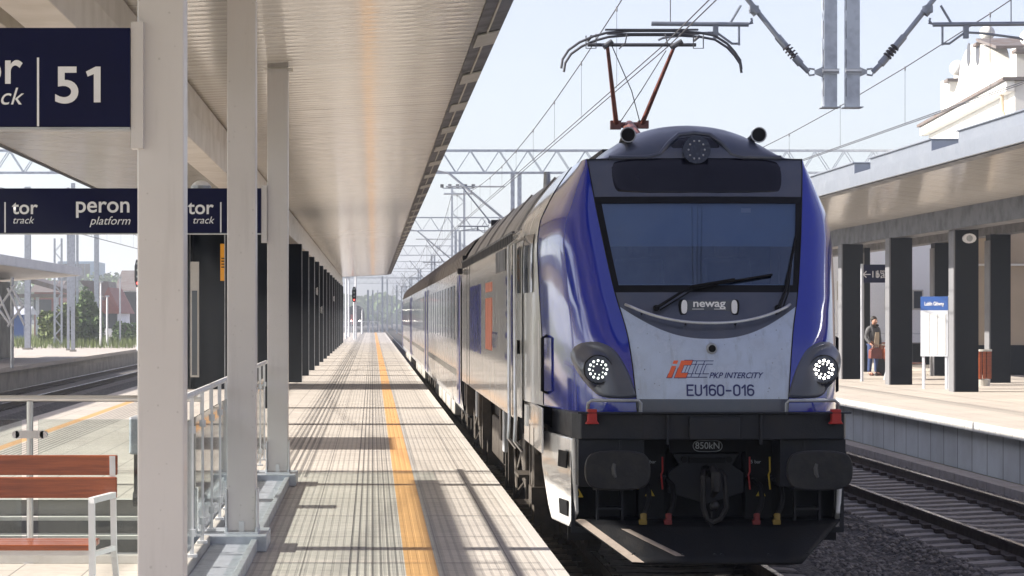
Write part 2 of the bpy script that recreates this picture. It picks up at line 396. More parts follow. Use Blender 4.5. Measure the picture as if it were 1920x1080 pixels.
GLY = {'E': [[(.5, 1), (0, 1), (0, 0), (.5, 0)], [(0, .52), (.42, .52)]],
       'U': [[(0, 1), (0, .25)]+arc(.25, .25, .25, .25, 180, 360)+[(.5, 1)]],
       '1': [[(0, .72), (.26, 1), (.26, 0)]], '-': [[(.04, .45), (.44, .45)]],
       '0': [arc(.25, .75, .25, .25, 0, 180)+arc(.25, .25, .25, .25, 180, 360)+[(.5, .75)]],
       '6': [arc(.25, .75, .25, .25, 30, 180)+[(0, .3)]+arc(.25, .27, .25, .27, 180, 360)+[(.5, .35)]+arc(.25, .35, .25, .24, 0, 180)],
       'n': [[(0, 0), (0, 1)], [(0, 1), (.36, 1)]+arc(.36, .8, .14, .2, 90, 0, 5)+[(.5, 0)]],
       'e': [[(0, .5), (.5, .5)]+arc(.36, .8, .14, .2, 0, 90, 5)+arc(.14, .8, .14, .2, 90, 180, 5)+arc(.14, .2, .14, .2, 180, 270, 5)+[(.5, 0)]],
       'w': [[(0, 1), (.14, 0), (.25, .8), (.36, 0), (.5, 1)]],
       'a': [[(.05, 1), (.36, 1)]+arc(.36, .8, .14, .2, 90, 0, 5)+[(.5, 0), (.12, 0)]+arc(.14, .28, .14, .28, 270, 90, 6)+[(.5, .55)]],
       'g': [[(.5, 1), (.14, 1)]+arc(.14, .8, .14, .2, 90, 180, 5)+arc(.14, .2, .14, .2, 180, 270, 5)+[(.5, 0), (.5, .5), (.3, .5)]]}
def strokes(name, s, h, fn, m, parent, lw=.01, wd=1., gap=.24):
    """lettering drawn as strokes of even width, like a stencil number"""
    b = MB(); u = 0
    for ch in s:
        for pl in GLY[ch]:
            P = [(u+x*h*wd*1.15, y*h) for x, y in pl]
            for (x0, y0), (x1, y1) in zip(P, P[1:]):
                L = math.hypot(x1-x0, y1-y0)
                if L < 1e-6: continue
                nx, ny = -(y1-y0)/L*lw/2, (x1-x0)/L*lw/2; ex, ey = (x1-x0)/L*lw*.35, (y1-y0)/L*lw*.35
                b.add([fn(x0-ex+nx, y0-ey+ny), fn(x0-ex-nx, y0-ey-ny), fn(x1+ex-nx, y1+ey-ny), fn(x1+ex+nx, y1+ey+ny)], [(0, 1, 2, 3)])
        u += ((.30 if ch == '1' else .5)*wd*1.15+gap)*h
    return b.build(name, m, parent, recalc=False)
def lerp(a, b, t): return a+(b-a)*t
def table(tb):
    def f(z):
        if z <= tb[0][0]: return tb[0][1]
        for i in range(len(tb)-1):
            if z <= tb[i+1][0]:
                z0, a = tb[i]; z1, b = tb[i+1]; h = z1-z0
                def sl(j):
                    if j <= 0: return (tb[1][1]-tb[0][1])/(tb[1][0]-tb[0][0])
                    if j >= len(tb)-1: return (tb[-1][1]-tb[-2][1])/(tb[-1][0]-tb[-2][0])
                    l = (tb[j][1]-tb[j-1][1])/(tb[j][0]-tb[j-1][0]); r = (tb[j+1][1]-tb[j][1])/(tb[j+1][0]-tb[j][0])
                    return 0 if l*r <= 0 else 2*l*r/(l+r)
                s = (z-z0)/h; m0, m1 = sl(i)*h, sl(i+1)*h
                return (2*s**3-3*s*s+1)*a+(s**3-2*s*s+s)*m0+(-2*s**3+3*s*s)*b+(s**3-s*s)*m1
        return tb[-1][1]
    return f
def PX(px, D): return (px-698)*D/F
def PZ(py, D): return EYE+(592-py)*D/F
#@@PART2
# ------------------------------------------------------------------ ground, track, platforms
GZ = RZ-.30
mb = MB(); mb.box(-900, 900, -60, 2500, GZ-.5, GZ-.01); g = mb.build('ground', 'grass'); struct(g)
mb = MB(); mb.grid(lambda u, v: (lerp(-12.55, 10.1, u), lerp(-10, 900, v), GZ+.004), 4, 60); g = mb.build('ballast_bed', 'ballast'); struct(g)
mb = MB()
for xc in (3.0, 7.53, -10.8):                       # raised shoulders of ballast between the rails
    mb.prism([(xc-1.75, GZ), (xc-1.35, RZ-.20), (xc+1.35, RZ-.20), (xc+1.75, GZ)], lambda a, b: (a, -10, b), lambda a, b: (a, 900, b))
struct(mb.build('ballast_shoulders', 'ballast'))
# stones standing proud in the visible strip
random.seed(3); mb = MB()
ico = [(0, 0, 1), (.9, 0, .35), (.28, .85, .3), (-.72, .53, .35), (-.7, -.5, .3), (.3, -.86, .35), (.6, .5, -.5), (-.3, .8, -.45), (-.8, 0, -.5), (-.2, -.8, -.5), (.7, -.4, -.5)]
icf = [(0, 1, 2), (0, 2, 3), (0, 3, 4), (0, 4, 5), (0, 5, 1), (1, 6, 2), (2, 6, 7), (2, 7, 3), (3, 7, 8), (3, 8, 4), (4, 8, 9), (4, 9, 5), (5, 9, 10), (5, 10, 1), (1, 10, 6)]
for i in range(15000):
    y = 17+34*random.random()**1.6; x = random.uniform(4.1, 10.0); a = random.uniform(0, 6.28); s = random.uniform(.022, .045)
    if abs(x-7.53) < 1.3: zz = RZ-.225
    else: zz = GZ if x < 5.8 or x > 9.3 else lerp(RZ-.19, GZ, min(1, (abs(x-7.53)-1.35)/.4))
    ca, sa = math.cos(a), math.sin(a); e = random.uniform(.55, 1.2)
    mb.add([(x+s*(ca*p[0]*e-sa*p[1]), y+s*(sa*p[0]*e+ca*p[1]), zz+s*.75*p[2]+.008) for p in ico], icf)
g = mb.build('ballast_stones', 'stone', recalc=False); stuff(g, 'loose grey crushed stone lying between the tracks on the right', 'gravel')
def track(xc, y0, y1, name, step=.62):
    t = bpy.data.objects.new(name, None); C.objects.link(t); t.location = (xc, 0, RZ); t['kind'] = 'structure'
    for s in (-1, 1):
        m = MB(); xr = s*.7525
        m.prism([(-.07, -.17), (.07, -.17), (.07, -.15), (.012, -.125), (.012, -.045), (.036, -.035), (.036, -.004), (-.036, -.004), (-.036, -.035), (-.012, -.045), (-.012, -.125), (-.07, -.15)],
                lambda a, b: (xr+a, y0, b), lambda a, b: (xr+a, y1, b))
        m.build('rail', 'rail_side', t)
        m = MB(); m.box(xr-.03, xr+.03, y0, y1, -.0039, .0); m.build('rail_head', 'rail_top', t)
    m = MB(); y = y0+.3; k = 0
    while y < min(y1, 130):
        m.prism([(-1.3, -.36), (-1.3, -.19), (-1.0, -.17), (-.5, -.165), (0, -.19), (.5, -.165), (1.0, -.17), (1.3, -.19), (1.3, -.36)],
                lambda a, b: (a, y-.13, b), lambda a, b: (a, y+.13, b)); y += step
    m.build('sleepers', 'sleeper_concrete', t)
    m = MB(); y = y0+.3
    while y < min(y1, 90):
        for s in (-1, 1):
            for q in (-1, 1): m.box(s*.7525+q*.12-.045, s*.7525+q*.12+.045, y-.06, y+.06, -.165, -.115)
        y += step
    m.build('rail_clips', 'rail_side', t)
    return t
track(3.0, 0, 900, 'railway_track'); track(7.53, 0, 900, 'railway_track'); track(-10.8, 20, 900, 'railway_track')
# cable trough along the right platform
mb = MB(); y = 14
while y < 120:
    mb.box(9.42, 9.78, y, y+.97, GZ+.0, GZ+.14); y += 1.0
struct(mb.build('cable_trough', 'sleeper_concrete', bevel=.01))

# main platform with the stair opening
SX0, SX1, SY0, SY1 = -4.2, -1.42, 17.05, 22.9
def slab(mb, x0, x1, y0, y1, z0=-.14, z1=0): mb.box(x0, x1, y0, y1, z0, z1)
mb = MB()
slab(mb, -6.0, SX0, -5, 250); slab(mb, SX1, 1.36, -5, 250); slab(mb, SX0, SX1, -5, SY0); slab(mb, SX0, SX1, SY1, 250)
struct(mb.build('platform', 'paving'))
mb = MB(); mb.box(1.16, 1.24, -5, 249.9, GZ, -.14); mb.box(-5.9, -5.8, -5, 249.9, GZ, -.14); mb.box(-5.9, 1.16, 249.7, 249.8, GZ, -.14)
struct(mb.build('platform_wall', 'concrete'))
# right platform: lit slab, pale edge units, block wall
mb = MB(); mb.box(10.15, 40, -5, 240, -.12, 0); struct(mb.build('right_platform', 'paving_plain'))
mb = MB(); y = -4
while y < 230:
    mb.box(10.09, 10.149, y, y+.985, -.15, -.002); y += 1.0
struct(mb.build('right_platform_edge', 'nosing'))
mb = MB()
mb.box(10.35, 10.5, -5, 240, GZ, -.12); struct(mb.build('right_platform_wall', 'wall_blocks'))
# left platform beyond the far track
mb = MB(); mb.box(-26, -12.6, 30, 250, -.15, 0); struct(mb.build('left_platform', 'paving_plain'))
mb = MB(); mb.box(-12.95, -12.8, 30, 250, GZ, -.15); struct(mb.build('left_platform_wall', 'concrete'))
# hills far away
random.seed(5)
def hills(name, y0, dep, hh, sd_, x0=-900, x1=900):
    rnd = random.Random(sd_); ph = [rnd.uniform(0, 6.28) for _ in range(8)]
    def fn(u, v):
        x = lerp(x0, x1, u); h = hh*(.62+.2*math.sin(x/170+ph[0])+.12*math.sin(x/61+ph[1])+.05*math.sin(x/17+ph[2])+.03*math.sin(x/6.3+ph[3])+.02*math.sin(x/2.7+ph[5]))
        return (x, y0+dep*v, GZ-.5+h*math.sin(min(1, v*1.4)*math.pi/2))
    m = MB(); m.grid(fn, 500, 8); o = m.build(name, 'hill_green', smooth=True); struct(o)
hills('hills', 1500, 500, 40, 4); 

# ------------------------------------------------------------------ the locomotive
LX, LY = 3.0, 20.3
loco = thing('locomotive', 'blue and grey electric locomotive numbered EU160-016 standing at the platform', 'locomotive', (LX, LY, RZ))
lean = table([(1.3, .35), (1.54, .35), (2.1, .44), (2.46, .62), (2.62, .72), (3.05, .97), (3.47, 1.22), (3.75, 1.38), (3.85, 1.46), (4.0, 1.50), (4.1, 1.62), (4.2, 1.8)])
xe = table([(1.5, .66), (1.75, .68), (2.2, .73), (2.62, .825), (3.0, .888), (3.47, .955), (3.85, 1.0)])
xs = table([(1.5, 1.49), (3.0, 1.49), (3.28, 1.45), (3.45, 1.36), (3.6, 1.26), (3.75, 1.14), (3.85, 1.05)])
bb = table([(0, 0), (.2, .008), (.405, .035), (.57, .10), (.70, .215), (.80, .37), (.91, .65), (.97, .86), (1, 1)])
YS = 4.1
def FY(x, z):
    a = abs(x); e = xe(z)
    if a <= e: return lean(z)+.10*a*a
    y0 = lean(z)+.10*e*e; q = (a-e)/max(xs(z)-e, 1e-4)
    return y0+bb(min(q, 1))*(YS-y0)
def patch(name, zb, zt, m, u0=-1, u1=1, off=0, nu=28, nv=10, parent=loco, solid=0):
    mb = MB()
    def fn(u, v):
        uu = lerp(u0, u1, u); z = lerp(zb(uu), zt(uu), v); x = uu*xe(z); return (x, FY(x, z)-off, z)
    mb.grid(fn, nu, nv); return mb.build(name, m, parent, smooth=True, solid=solid, recalc=False)
k_ = lambda c: (lambda u: c)
smile = lambda u: 2.185+.29*abs(u)**2.4
patch('lower_strip', k_(1.53), k_(1.655), 'front_grey', nv=2)
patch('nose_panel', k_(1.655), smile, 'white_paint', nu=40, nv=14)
patch('nose_apron', smile, k_(2.60), 'front_grey', nu=40)
patch('windscreen_frame', k_(2.60), k_(2.665), 'rubber', nv=2)
patch('windscreen_frame', k_(3.42), k_(3.485), 'rubber', nv=2)
patch('windscreen_frame', k_(2.665), k_(3.42), 'rubber', -1, -.94, nu=2)
patch('windscreen_frame', k_(2.665), k_(3.42), 'rubber', .94, 1, nu=2)
ws = patch('windscreen', k_(2.665), k_(3.42), 'windscreen_glass', -.94, .94, off=-.004, nu=20, nv=12)
patch('forehead', k_(3.485), k_(3.85), 'front_grey')
# destination display with rounded ends
def blob(name, pts, m, off=.006, parent=loco, rings=10, mir=1, thick=0., ctr=None, pod=None):
    """a closed outline (x,z) laid over the nose"""
    n = len(pts); cx = sum(p[0] for p in pts)/n if ctr is None else ctr[0]; cz = sum(p[1] for p in pts)/n if ctr is None else ctr[1]
    mb = MB(); vs = []; fs = []
    for r in range(rings+1):
        for p in pts:
            q = r/rings; x = mir*lerp(cx, p[0], q); z = lerp(cz, p[1], q); o = off-(max(0, q-.88)/.12)**2*off*1.2
            y = FY(x, z)-o
            if pod:
                dq = math.hypot(abs(x)-pod[0], z-pod[1]); yp = pod[2]+max(0, dq-.125)*2.2
                if q < .97: y = min(y, yp)
            vs.append((x, y, z))
    for r in range(rings):
        for i in range(n): fs.append((r*n+i, r*n+(i+1) % n, (r+1)*n+(i+1) % n, (r+1)*n+i))
    mb.add(vs, fs); return mb.build(name, m, parent, smooth=True)
def chaikin(p, it=3):
    for _ in range(it):
        q = []
        for i in range(len(p)):
            a = p[i]; b = p[(i+1) % len(p)]
            q += [(lerp(a[0], b[0], .25), lerp(a[1], b[1], .25)), (lerp(a[0], b[0], .75), lerp(a[1], b[1], .75))]
        p = q
    return p
blob('destination_display', chaikin([(-.74, 3.845), (-.80, 3.76), (-.78, 3.56), (-.72, 3.515), (.72, 3.515), (.78, 3.56), (.80, 3.76), (.74, 3.845), (.40, 3.845), (.30, 3.87), (.22, 3.98), (.12, 4.055), (-.12, 4.055), (-.22, 3.98), (-.30, 3.87), (-.40, 3.845)], 2), 'display_black', off=.012, rings=24, ctr=(0, 3.70))
mb = MB(); ap = [(-.80, 3.86), (-.44, 3.862), (-.33, 3.89), (-.25, 3.99), (-.15, 4.075), (0, 4.095), (.15, 4.075), (.25, 3.99), (.33, 3.89), (.44, 3.862), (.80, 3.86)]
mb.tube([(x, FY(x, z)-.012, z) for x, z in ap], .022, 8); mb.build('brow_ridge', 'front_grey', loco, smooth=True)
# flanks: blue then grey cab side
for s in (-1, 1):
    mb = MB(); zs = [1.53+(3.85-1.53)*i/44 for i in range(45)]
    def fl(a0, a1, nu, m, name):
        mb = MB()
        def fn(u, v):
            z = lerp(1.53, 3.85, v); a = lerp(a0, a1, u); x = lerp(xe(z), xs(z), a); return (s*x, FY(x, z) if a > 0 else lean(z)+.1*xe(z)**2, z)
        mb.grid(fn, nu, 44); return mb.build(name, m, loco, smooth=True, recalc=False)
    fl(0, .845, 36, 'blue_paint', 'blue_flank'); fl(.845, 1, 10, 'side_paint', 'cab_side')
for s in (-1, 1):
    b = MB(); b.tube([(s*xe(z), FY(xe(z), z)-.002, z) for z in [1.54+.077*i for i in range(31)]], .005, 5); b.build('panel_seam', 'rubber', loco)
    b = MB(); b.tube([(s*lerp(xe(z), xs(z), .845), FY(lerp(xe(z), xs(z), .845), z), z) for z in [1.54+.077*i for i in range(31)]], .006, 5); b.build('panel_seam', 'rubber', loco)
# lettering on the nose panel
FN = lambda cx, cz, o=.004: (lambda u, v: (cx+u, FY(cx+u, cz+v)-o, cz+v))
mat('letter_blue', (.02, .025, .13), .35); mat('letter_white', (.8, .8, .8), .4)
strokes('running_number', 'EU160-016', .088, FN(-.225, 1.69), 'letter_blue', loco, lw=.0145)
text('operator_name', 'PKP INTERCITY', .072, FN(.20, 1.84), 'letter_blue', loco, shear=.35, bold=.001, sx=.95)
lg = MB()
def para(mb, x0, z0, x1, z1, o, sh=.42, zb=1.845):
    f = lambda x, z: (-.405+(x+.434)*.80+sh*(z-zb), FY(x, z)-o, z)
    mb.add([f(x0, z0), f(x1, z0), f(x1, z1), f(x0, z1)], [(0, 1, 2, 3)])
def cshape(mb, x, z0, z1, w, t, o, sh=.42):
    para(mb, x, z0, x+t, z1, o, sh); para(mb, x+t, z0, x+w, z0+t*.8, o, sh); para(mb, x+t, z1-t*.8, x+w, z1, o, sh)
z0, z1 = 1.845, 1.995
lgb = MB()
para(lgb, -.434, z0-.006, -.372, z1-.042, .004); para(lgb, -.434, z1-.036, -.372, z1+.006, .004)
cshape(lgb, -.352, z0-.006, z1+.006, .137, .062, .004)
for k in range(3):
    xx = -.26+.085*k
    for dz, ww in ((0, 1),):
        cshape(lgb, xx, z0, z1, .10, .008, .003)
        cshape(lgb, xx+.032, z0+.03, z1-.03, .075, .008, .003)
lgb.build('operator_logo', 'letter_blue', loco)
para(lg, -.428, z0, -.378, z1-.048, .007); para(lg, -.428, z1-.030, -.378, z1, .007); cshape(lg, -.346, z0, z1, .125, .05, .007)
lg.build('operator_logo', 'orange_mark', loco)
# nose details
mb = MB(); c = Vector((.0, FY(.0, 2.10), 2.10)); mb.cyl(c+Vector((0, .02, 0)), c+Vector((0, -.03, 0)), .052, .046, 20)
so = mb.build('socket', 'steel_dull', loco, bevel=.006); mb = MB(); mb.cyl(c+Vector((0, -.028, 0)), c+Vector((0, -.036, 0)), .034, .03, 16); mb.build('socket_cap', 'rubber', so)
# badge with two lamps
mb = MB(); yb = FY(0, 2.46)
mb.box(-.235, .235, yb-.012, yb+.05, 2.40, 2.53); bd = mb.build('name_plate', 'front_grey', loco, bevel=.005)
text('maker_name', 'newag', .095, lambda u, v: (u, yb-.016, 2.470+v), 'letter_white', loco, bold=.002, sx=1.2)
mb = MB(); mb.box(-.15, -.045, yb-.017, yb-.0125, 2.447, 2.452); mb.box(.045, .15, yb-.017, yb-.0125, 2.447, 2.452); mb.build('underline', 'letter_white', bd)
for s in (-1, 1):
    mb = MB(); mb.prism(chaikin([(s*.20, 2.535), (s*.27, 2.535), (s*.265, 2.41), (s*.235, 2.385), (s*.20, 2.40)], 2), lambda a, b: (a, yb+.05, b), lambda a, b: (a, yb-.03, b)); h = mb.build('lamp_housing', 'rubber', loco)
    mb = MB(); mb.prism(chaikin([(s*.197, 2.53), (s*.248, 2.53), (s*.25, 2.42), (s*.225, 2.405), (s*.197, 2.42)], 2), lambda a, b: (a, yb-.028, b), lambda a, b: (a, yb-.036, b)); mb.build('lens', 'sign_white', h)
# curved grab rail
mb = MB(); pts = []
for i in range(33):
    u = -1+2*i/32; x = u*.735; z = 2.325+.165*abs(u)**2.3; off = .07 if abs(u) < .97 else .0
    pts.append((x, FY(min(.95, abs(x))*(1 if x > 0 else -1), z)-off, z))
mb.tube(pts, .014, 8); gr = mb.build('grab_rail', 'steel', loco, smooth=True)
mb = MB()
for x in (-.22, .22, -.6, .6):
    z = 2.325+.165*abs(x/.735)**2.3; mb.cyl((x, FY(x, z)-.07, z), (x, FY(x, z), z-.03), .008)
mb.build('rail_stud', 'rubber', gr)
# wipers
def wiper(piv, elb, tip, b0, b1):
    P = lambda p, o: Vector((p[0], FY(p[0], p[1])-o, p[1]))
    mb = MB(); mb.cyl(P(piv, -.01), P(piv, .05), .028); mb.tube([P(piv, .05), P(elb, .07), P(tip, .05)], [.016, .013, .009], 6)
    mb.tube([P((piv[0]+.03, piv[1]-.02), .04), P((elb[0]+.02, elb[1]-.03), .06), P(tip, .045)], .007, 6)
    wp = mb.build('wiper', 'rubber', loco); mb = MB(); n = 8
    mb.tube([P((lerp(b0[0], b1[0], i/n), lerp(b0[1], b1[1], i/n)), .018) for i in range(n+1)], .011, 6); mb.build('wiper_blade', 'rubber', wp)
wiper((-.47, 2.46), (-.16, 2.65), (.25, 2.72), (-.14, 2.64), (.60, 2.76))
wiper((.62, 2.46), (.70, 2.62), (.78, 2.85), (.70, 2.60), (.86, 3.12))
# headlamps
for s, lit in ((-1, 0), (1, 1)):
    YPL = FY(.89, 1.915)-.008
    hb = blob('headlamp_bezel', chaikin([(1.215, 2.06), (1.14, 2.15), (1.00, 2.17), (.86, 2.11), (.78, 1.99), (.72, 1.86), (.68, 1.73), (.655, 1.66), (.80, 1.655), (.98, 1.66), (1.08, 1.76), (1.17, 1.90)], 2), 'front_grey', off=.020, mir=s, rings=20, pod=(1.0, 1.915, YPL))
    cx, cz = s*1.0, 1.915; y0 = YPL-.010
    mb = MB(); mb.cyl((cx, y0+.22, cz), (cx, y0, cz), .150, .128, 32, False); mb.cyl((cx, y0, cz), (cx, y0+.03, cz), .128, .112, 32, False); mb.cyl((cx, y0+.03, cz), (cx, y0+.20, cz), .112, .105, 32)
    hl = mb.build('headlamp', 'rubber', loco, smooth=True)
    mb = MB(); mb.cyl((cx, y0+.018, cz), (cx, y0+.026, cz), .110, .110, 32); mb.build('lens', 'lens_dim', hl)
    mb = MB()
    for ring, rr, nn in ((0, .078, 12), (1, .048, 8)):
        for i in range(nn):
            a = 2*math.pi*i/nn+.2*ring; mb.ball((cx+rr*math.cos(a), y0+.016, cz+rr*math.sin(a)), .0135 if ring == 0 else .009, 8)
    mb.build('led_array', 'lamp_lit' if lit else 'lamp_soft', hl)
# roof dome and roof
def roofz(x, y):
    w_ = 1.0+.05*min(1, (y-1.44)/2.5)
    s = max(0, min(1, (y-1.44)/.85)); H = .365*math.sqrt(max(0, 1-(1-s)**2))
    if y > 3: H = .365-.10*min(1, (y-3)/.8)
    a = abs(x)/w_; f = 1-min(1, a/.86)**2.6; return 3.85+H*(f*.92+.08*(1-a)), w_
mb = MB(); ys = [1.44+.85*(i/16)**1.6 for i in range(17)]+[2.5, 2.8, 3.0, 3.3, 3.6, 3.8, 4.1, 6, 9, 12, 15, 18, 19.2]; nx = 24
vs = []
for y in ys:
    for i in range(nx+1):
        u = -1+2*i/nx; w_ = roofz(0, y)[1]; x = u*w_; yy = y+.10*x*x*max(0, 1-(y-1.44)/1.0); vs.append((x, yy, roofz(x, y)[0]))
mb.add(vs, [(j*(nx+1)+i, j*(nx+1)+i+1, (j+1)*(nx+1)+i+1, (j+1)*(nx+1)+i) for j in range(len(ys)-1) for i in range(nx)])
mb.m = [0 if j < 21 else 1 for j in range(len(ys)-1) for i in range(nx)]
mb.build('roof', ['front_grey', 'roof_grey'], loco, smooth=True, recalc=False)
# roof lamp with hood
yl = 1.44; cz = 3.925
hd = blob  # hood built as a raised arch round the lamp
mb = MB(); n = 28
def hood(u, v):
    a = math.pi*(u*1.24-.12); r = lerp(.165, .30, v); y = lerp(1.36, 1.50+.06*math.sin(a), v); return (r*math.cos(a)*(1+.25*v*abs(math.cos(a))), y+.16*v*math.sin(a), cz-.03+r*math.sin(a)*lerp(1, .72, v))
mb = MB(); mb.cyl((0, yl+.3, cz), (0, yl-.04, cz), .130, .128, 32); rl = mb.build('roof_lamp', 'lens_grey', loco, smooth=True)
mb = MB()
for i in range(10):
    a = 2*math.pi*i/10; mb.ball((.075*math.cos(a), yl-.04, cz+.085*math.sin(a)), .010, 8)
mb.build('led_array', 'steel', rl)
# horns
for s in (-1, 1):
    mb = MB(); p = [(s*.61, 1.62, 4.08), (s*.61, 1.70, 4.08), (s*.61, 1.85, 4.08), (s*.60, 2.2, 4.05)]
    mb.tube(p, [.066, .050, .040, .035], 18); hr = mb.build('horn', 'buffer_black', loco, smooth=True)
    mb = MB(); mb.cyl((s*.61, 1.612, 4.08), (s*.61, 1.621, 4.08), .064, .064, 20); mb.build('horn_mouth', 'rubber', hr)
    mb = MB(); mb.tube([(s*.61+.068*math.cos(a*.314), 1.615, 4.08+.068*math.sin(a*.314)) for a in range(21)], .007, 6); mb.build('horn_rim', 'steel_dull', hr)
    mb = MB(); mb.cyl((s*.58, 1.9, 3.85), (s*.6, 1.95, 4.06), .03); mb.build('horn_stand', 'frame_grey', hr)
# cab interior
mb = MB(); mb.box(-1.0, 1.0, 3.3, 3.35, 1.9, 3.7); ci = mb.build('cab_bulkhead', 'cab_dark', loco)
mb = MB(); mb.box(-1.2, 1.2, 1.0, 3.3, 1.9, 1.95); mb.build('cab_floor', 'cab_dark', ci)
mb = MB(); mb.grid(lambda u, v: (lerp(-.90, .90, u), lean(lerp(3.02, 3.46, v))+.10*lerp(-.9, .9, u)**2+.06, lerp(3.02, 3.46, v)), 12, 4); mb.build('sun_blind', 'blind', loco, recalc=False)
mb = MB(); mb.box(.38, .47, 1.21, 1.215, 3.335, 3.375); mb.build('windscreen_tag', 'paper', loco)
mb = MB(); mb.box(-.85, .85, 1.10, 1.55, 2.35, 2.68); mb.build('driver_desk', 'blind', loco, bevel=.05)
for s in (-.42, .42):
    mb = MB(); mb.box(s-.24, s+.24, 2.3, 2.42, 2.3, 2.95); mb.box(s-.13, s+.13, 2.3, 2.4, 2.95, 3.12); mb.build('driver_seat', 'cab_dark', loco, bevel=.05)
# body sides and rear
mb = MB()
prof = [(1.49, 1.30), (1.49, 3.0), (1.485, 3.15), (1.45, 3.28)]
rp = [(1.45, 3.285), (1.36, 3.45), (1.26, 3.6), (1.14, 3.75), (1.05, 3.85)]
for s in (-1, 1):
    sd_ = MB(); sd_.grid(lambda u, v: (s*prof[int(round(v*3))][0], lerp(YS, 19.2, u), prof[int(round(v*3))][1]), 24, 3); sd_.build('body_side', 'side_paint', loco, smooth=True, recalc=False)
    sd_ = MB(); sd_.grid(lambda u, v: (s*rp[int(round(v*4))][0], lerp(YS, 19.2, u), rp[int(round(v*4))][1]), 24, 4); sd_.build('roof_slope', 'roof_grey', loco, smooth=True, recalc=False)
    sd_ = MB(); sd_.box(s*1.47, s*1.50, 4.9, 19.2, 3.275, 3.30); y = 5.2
    while y < 19: sd_.box(min(s*1.475, s*1.50), max(s*1.475, s*1.50), y, y+.05, 3.18, 3.275); y += .35
    sd_.build('rain_gutter', 'fascia_grey', loco)
    for y in (4.6, 8.2, 11.8, 15.4): sd_ = MB(); sd_.tube([(s*(a+.006), y, b+.008) for a, b in rp], .012, 5); sd_.build('roof_rib', 'roof_grey', loco)
mb = MB(); mb.box(-1.48, 1.48, 19.1, 19.2, 1.0, 3.4); mb.box(-1.0, 1.0, 19.1, 19.2, 3.4, 4.0); mb.build('rear_wall', 'frame_grey', loco)
XL = -1.49
def sidebox(name, y0, y1, z0, z1, m, pr=.006, bev=0, par=loco):
    b = MB(); b.box(XL-pr, XL+.002, y0, y1, z0, z1); return b.build(name, m, par, bevel=bev)
mat('livery_blue', (.03, .035, .30), .2, coat=.6)
sidebox('blue_band', 12.4, 15.9, 1.86, 2.83, 'livery_blue'); sidebox('blue_band', 4.15, 4.52, 1.86, 2.83, 'livery_blue')
b = MB(); zz = [1.86]+[1.9+.06*i for i in range(15)]+[2.83]
for i in range(len(zz)-1):
    e = 5.6+(.55 if i % 2 else 0)+.25*math.sin(i*1.7); b.box(XL-.006, XL+.002, 4.95, e, zz[i], zz[i+1])
b.build('blue_band', 'livery_blue', loco)
b = MB()
for a in range(1): b.box(XL-.007, XL+.002, 9.3, 10.9, 1.95, 2.62); b.box(XL-.007, XL+.002, 9.3, 10.9, 2.70, 2.82)
b.build('side_logo', 'orange_faded', loco)
text('side_name', 'PKP INTERCITY', .28, lambda u, v: (XL-.005, 9.0-u, 2.0+v), 'letter_blue', loco, align='CENTER', shear=.3, sx=1.0)
for y in (4.62, 4.93, 16.2, 17.1): sidebox('panel_joint', y, y+.035, 1.32, 3.2, 'rubber', .003)
sidebox('machine_room_vent', 6.2, 8.2, 2.9, 3.15, 'fascia_grey', .012)
# cab door, window, handrails
XD = lambda y: -(1.49 if y > YS else lerp(1.40, 1.49, max(0, (y-2.1)/2.0)))
b = MB()
def qs(y, z, o): return (-(xs(z)-0)+0, y, z)
def side_x(y, z):
    """half width of the cab side at distance y"""
    lo, hi = xe(z), xs(z)
    for _ in range(24):
        m_ = (lo+hi)/2
        if FY(m_, z) < y: lo = m_
        else: hi = m_
    return (lo+hi)/2
def cabpatch(name, y0, y1, z0, z1, m, o, nu=8, nv=8):
    b = MB(); b.grid(lambda u, v: (-side_x(lerp(y0, y1, u), lerp(z0, z1, v))-o, lerp(y0, y1, u), lerp(z0, z1, v)), nu, nv); return b.build(name, m, loco, smooth=True, recalc=False)
cabpatch('side_window', 2.75, 3.45, 2.62, 3.2, 'coach_window', .012)
cd_ = cabpatch('cab_door', 3.55, 4.05, 1.35, 3.25, 'side_paint', .014)
cabpatch('door_window', 3.65, 3.95, 2.62, 3.1, 'window_dark', .02)
for y in (3.5, 4.1):
    b = MB(); x_ = side_x(min(y, 4.05), 2.0)
    b.tube([(-x_, y, 3.18), (-x_-.09, y, 3.12), (-x_-.09, y, 1.55), (-x_-.09, y-.06, 1.35), (-x_-.10, y-.06, 1.12), (-x_-.02, y, 1.02)], .018, 8); b.build('door_handrail', 'steel', loco, smooth=True)
b = MB(); b.box(-1.56, -1.5, 3.72, 3.82, 2.05, 2.09); b.box(-1.53, -1.48, 3.72, 3.76, 2.0, 2.14); b.build('door_handle', 'rubber', loco)
for s in (-1, 1):
    b = MB(); yy = 1.9; x_ = s*(side_x(yy, 1.9)+.05)
    b.tube([(s*side_x(yy, 2.2), yy, 2.2), (x_, yy-.02, 2.18), (x_, yy-.02, 1.68), (s*side_x(yy, 1.66), yy, 1.66)], .017, 8); b.build('corner_handrail', 'rubber', loco, smooth=True)
    b = MB(); b.tube([(s*.64, .33, 1.53), (s*.64, .31, 1.62), (s*.66, .30, 1.645), (s*1.07, .34, 1.645), (s*1.10, .35, 1.62), (s*1.10, .42, 1.53)], .015, 8); b.build('front_handrail', 'steel_dull', loco, smooth=True)
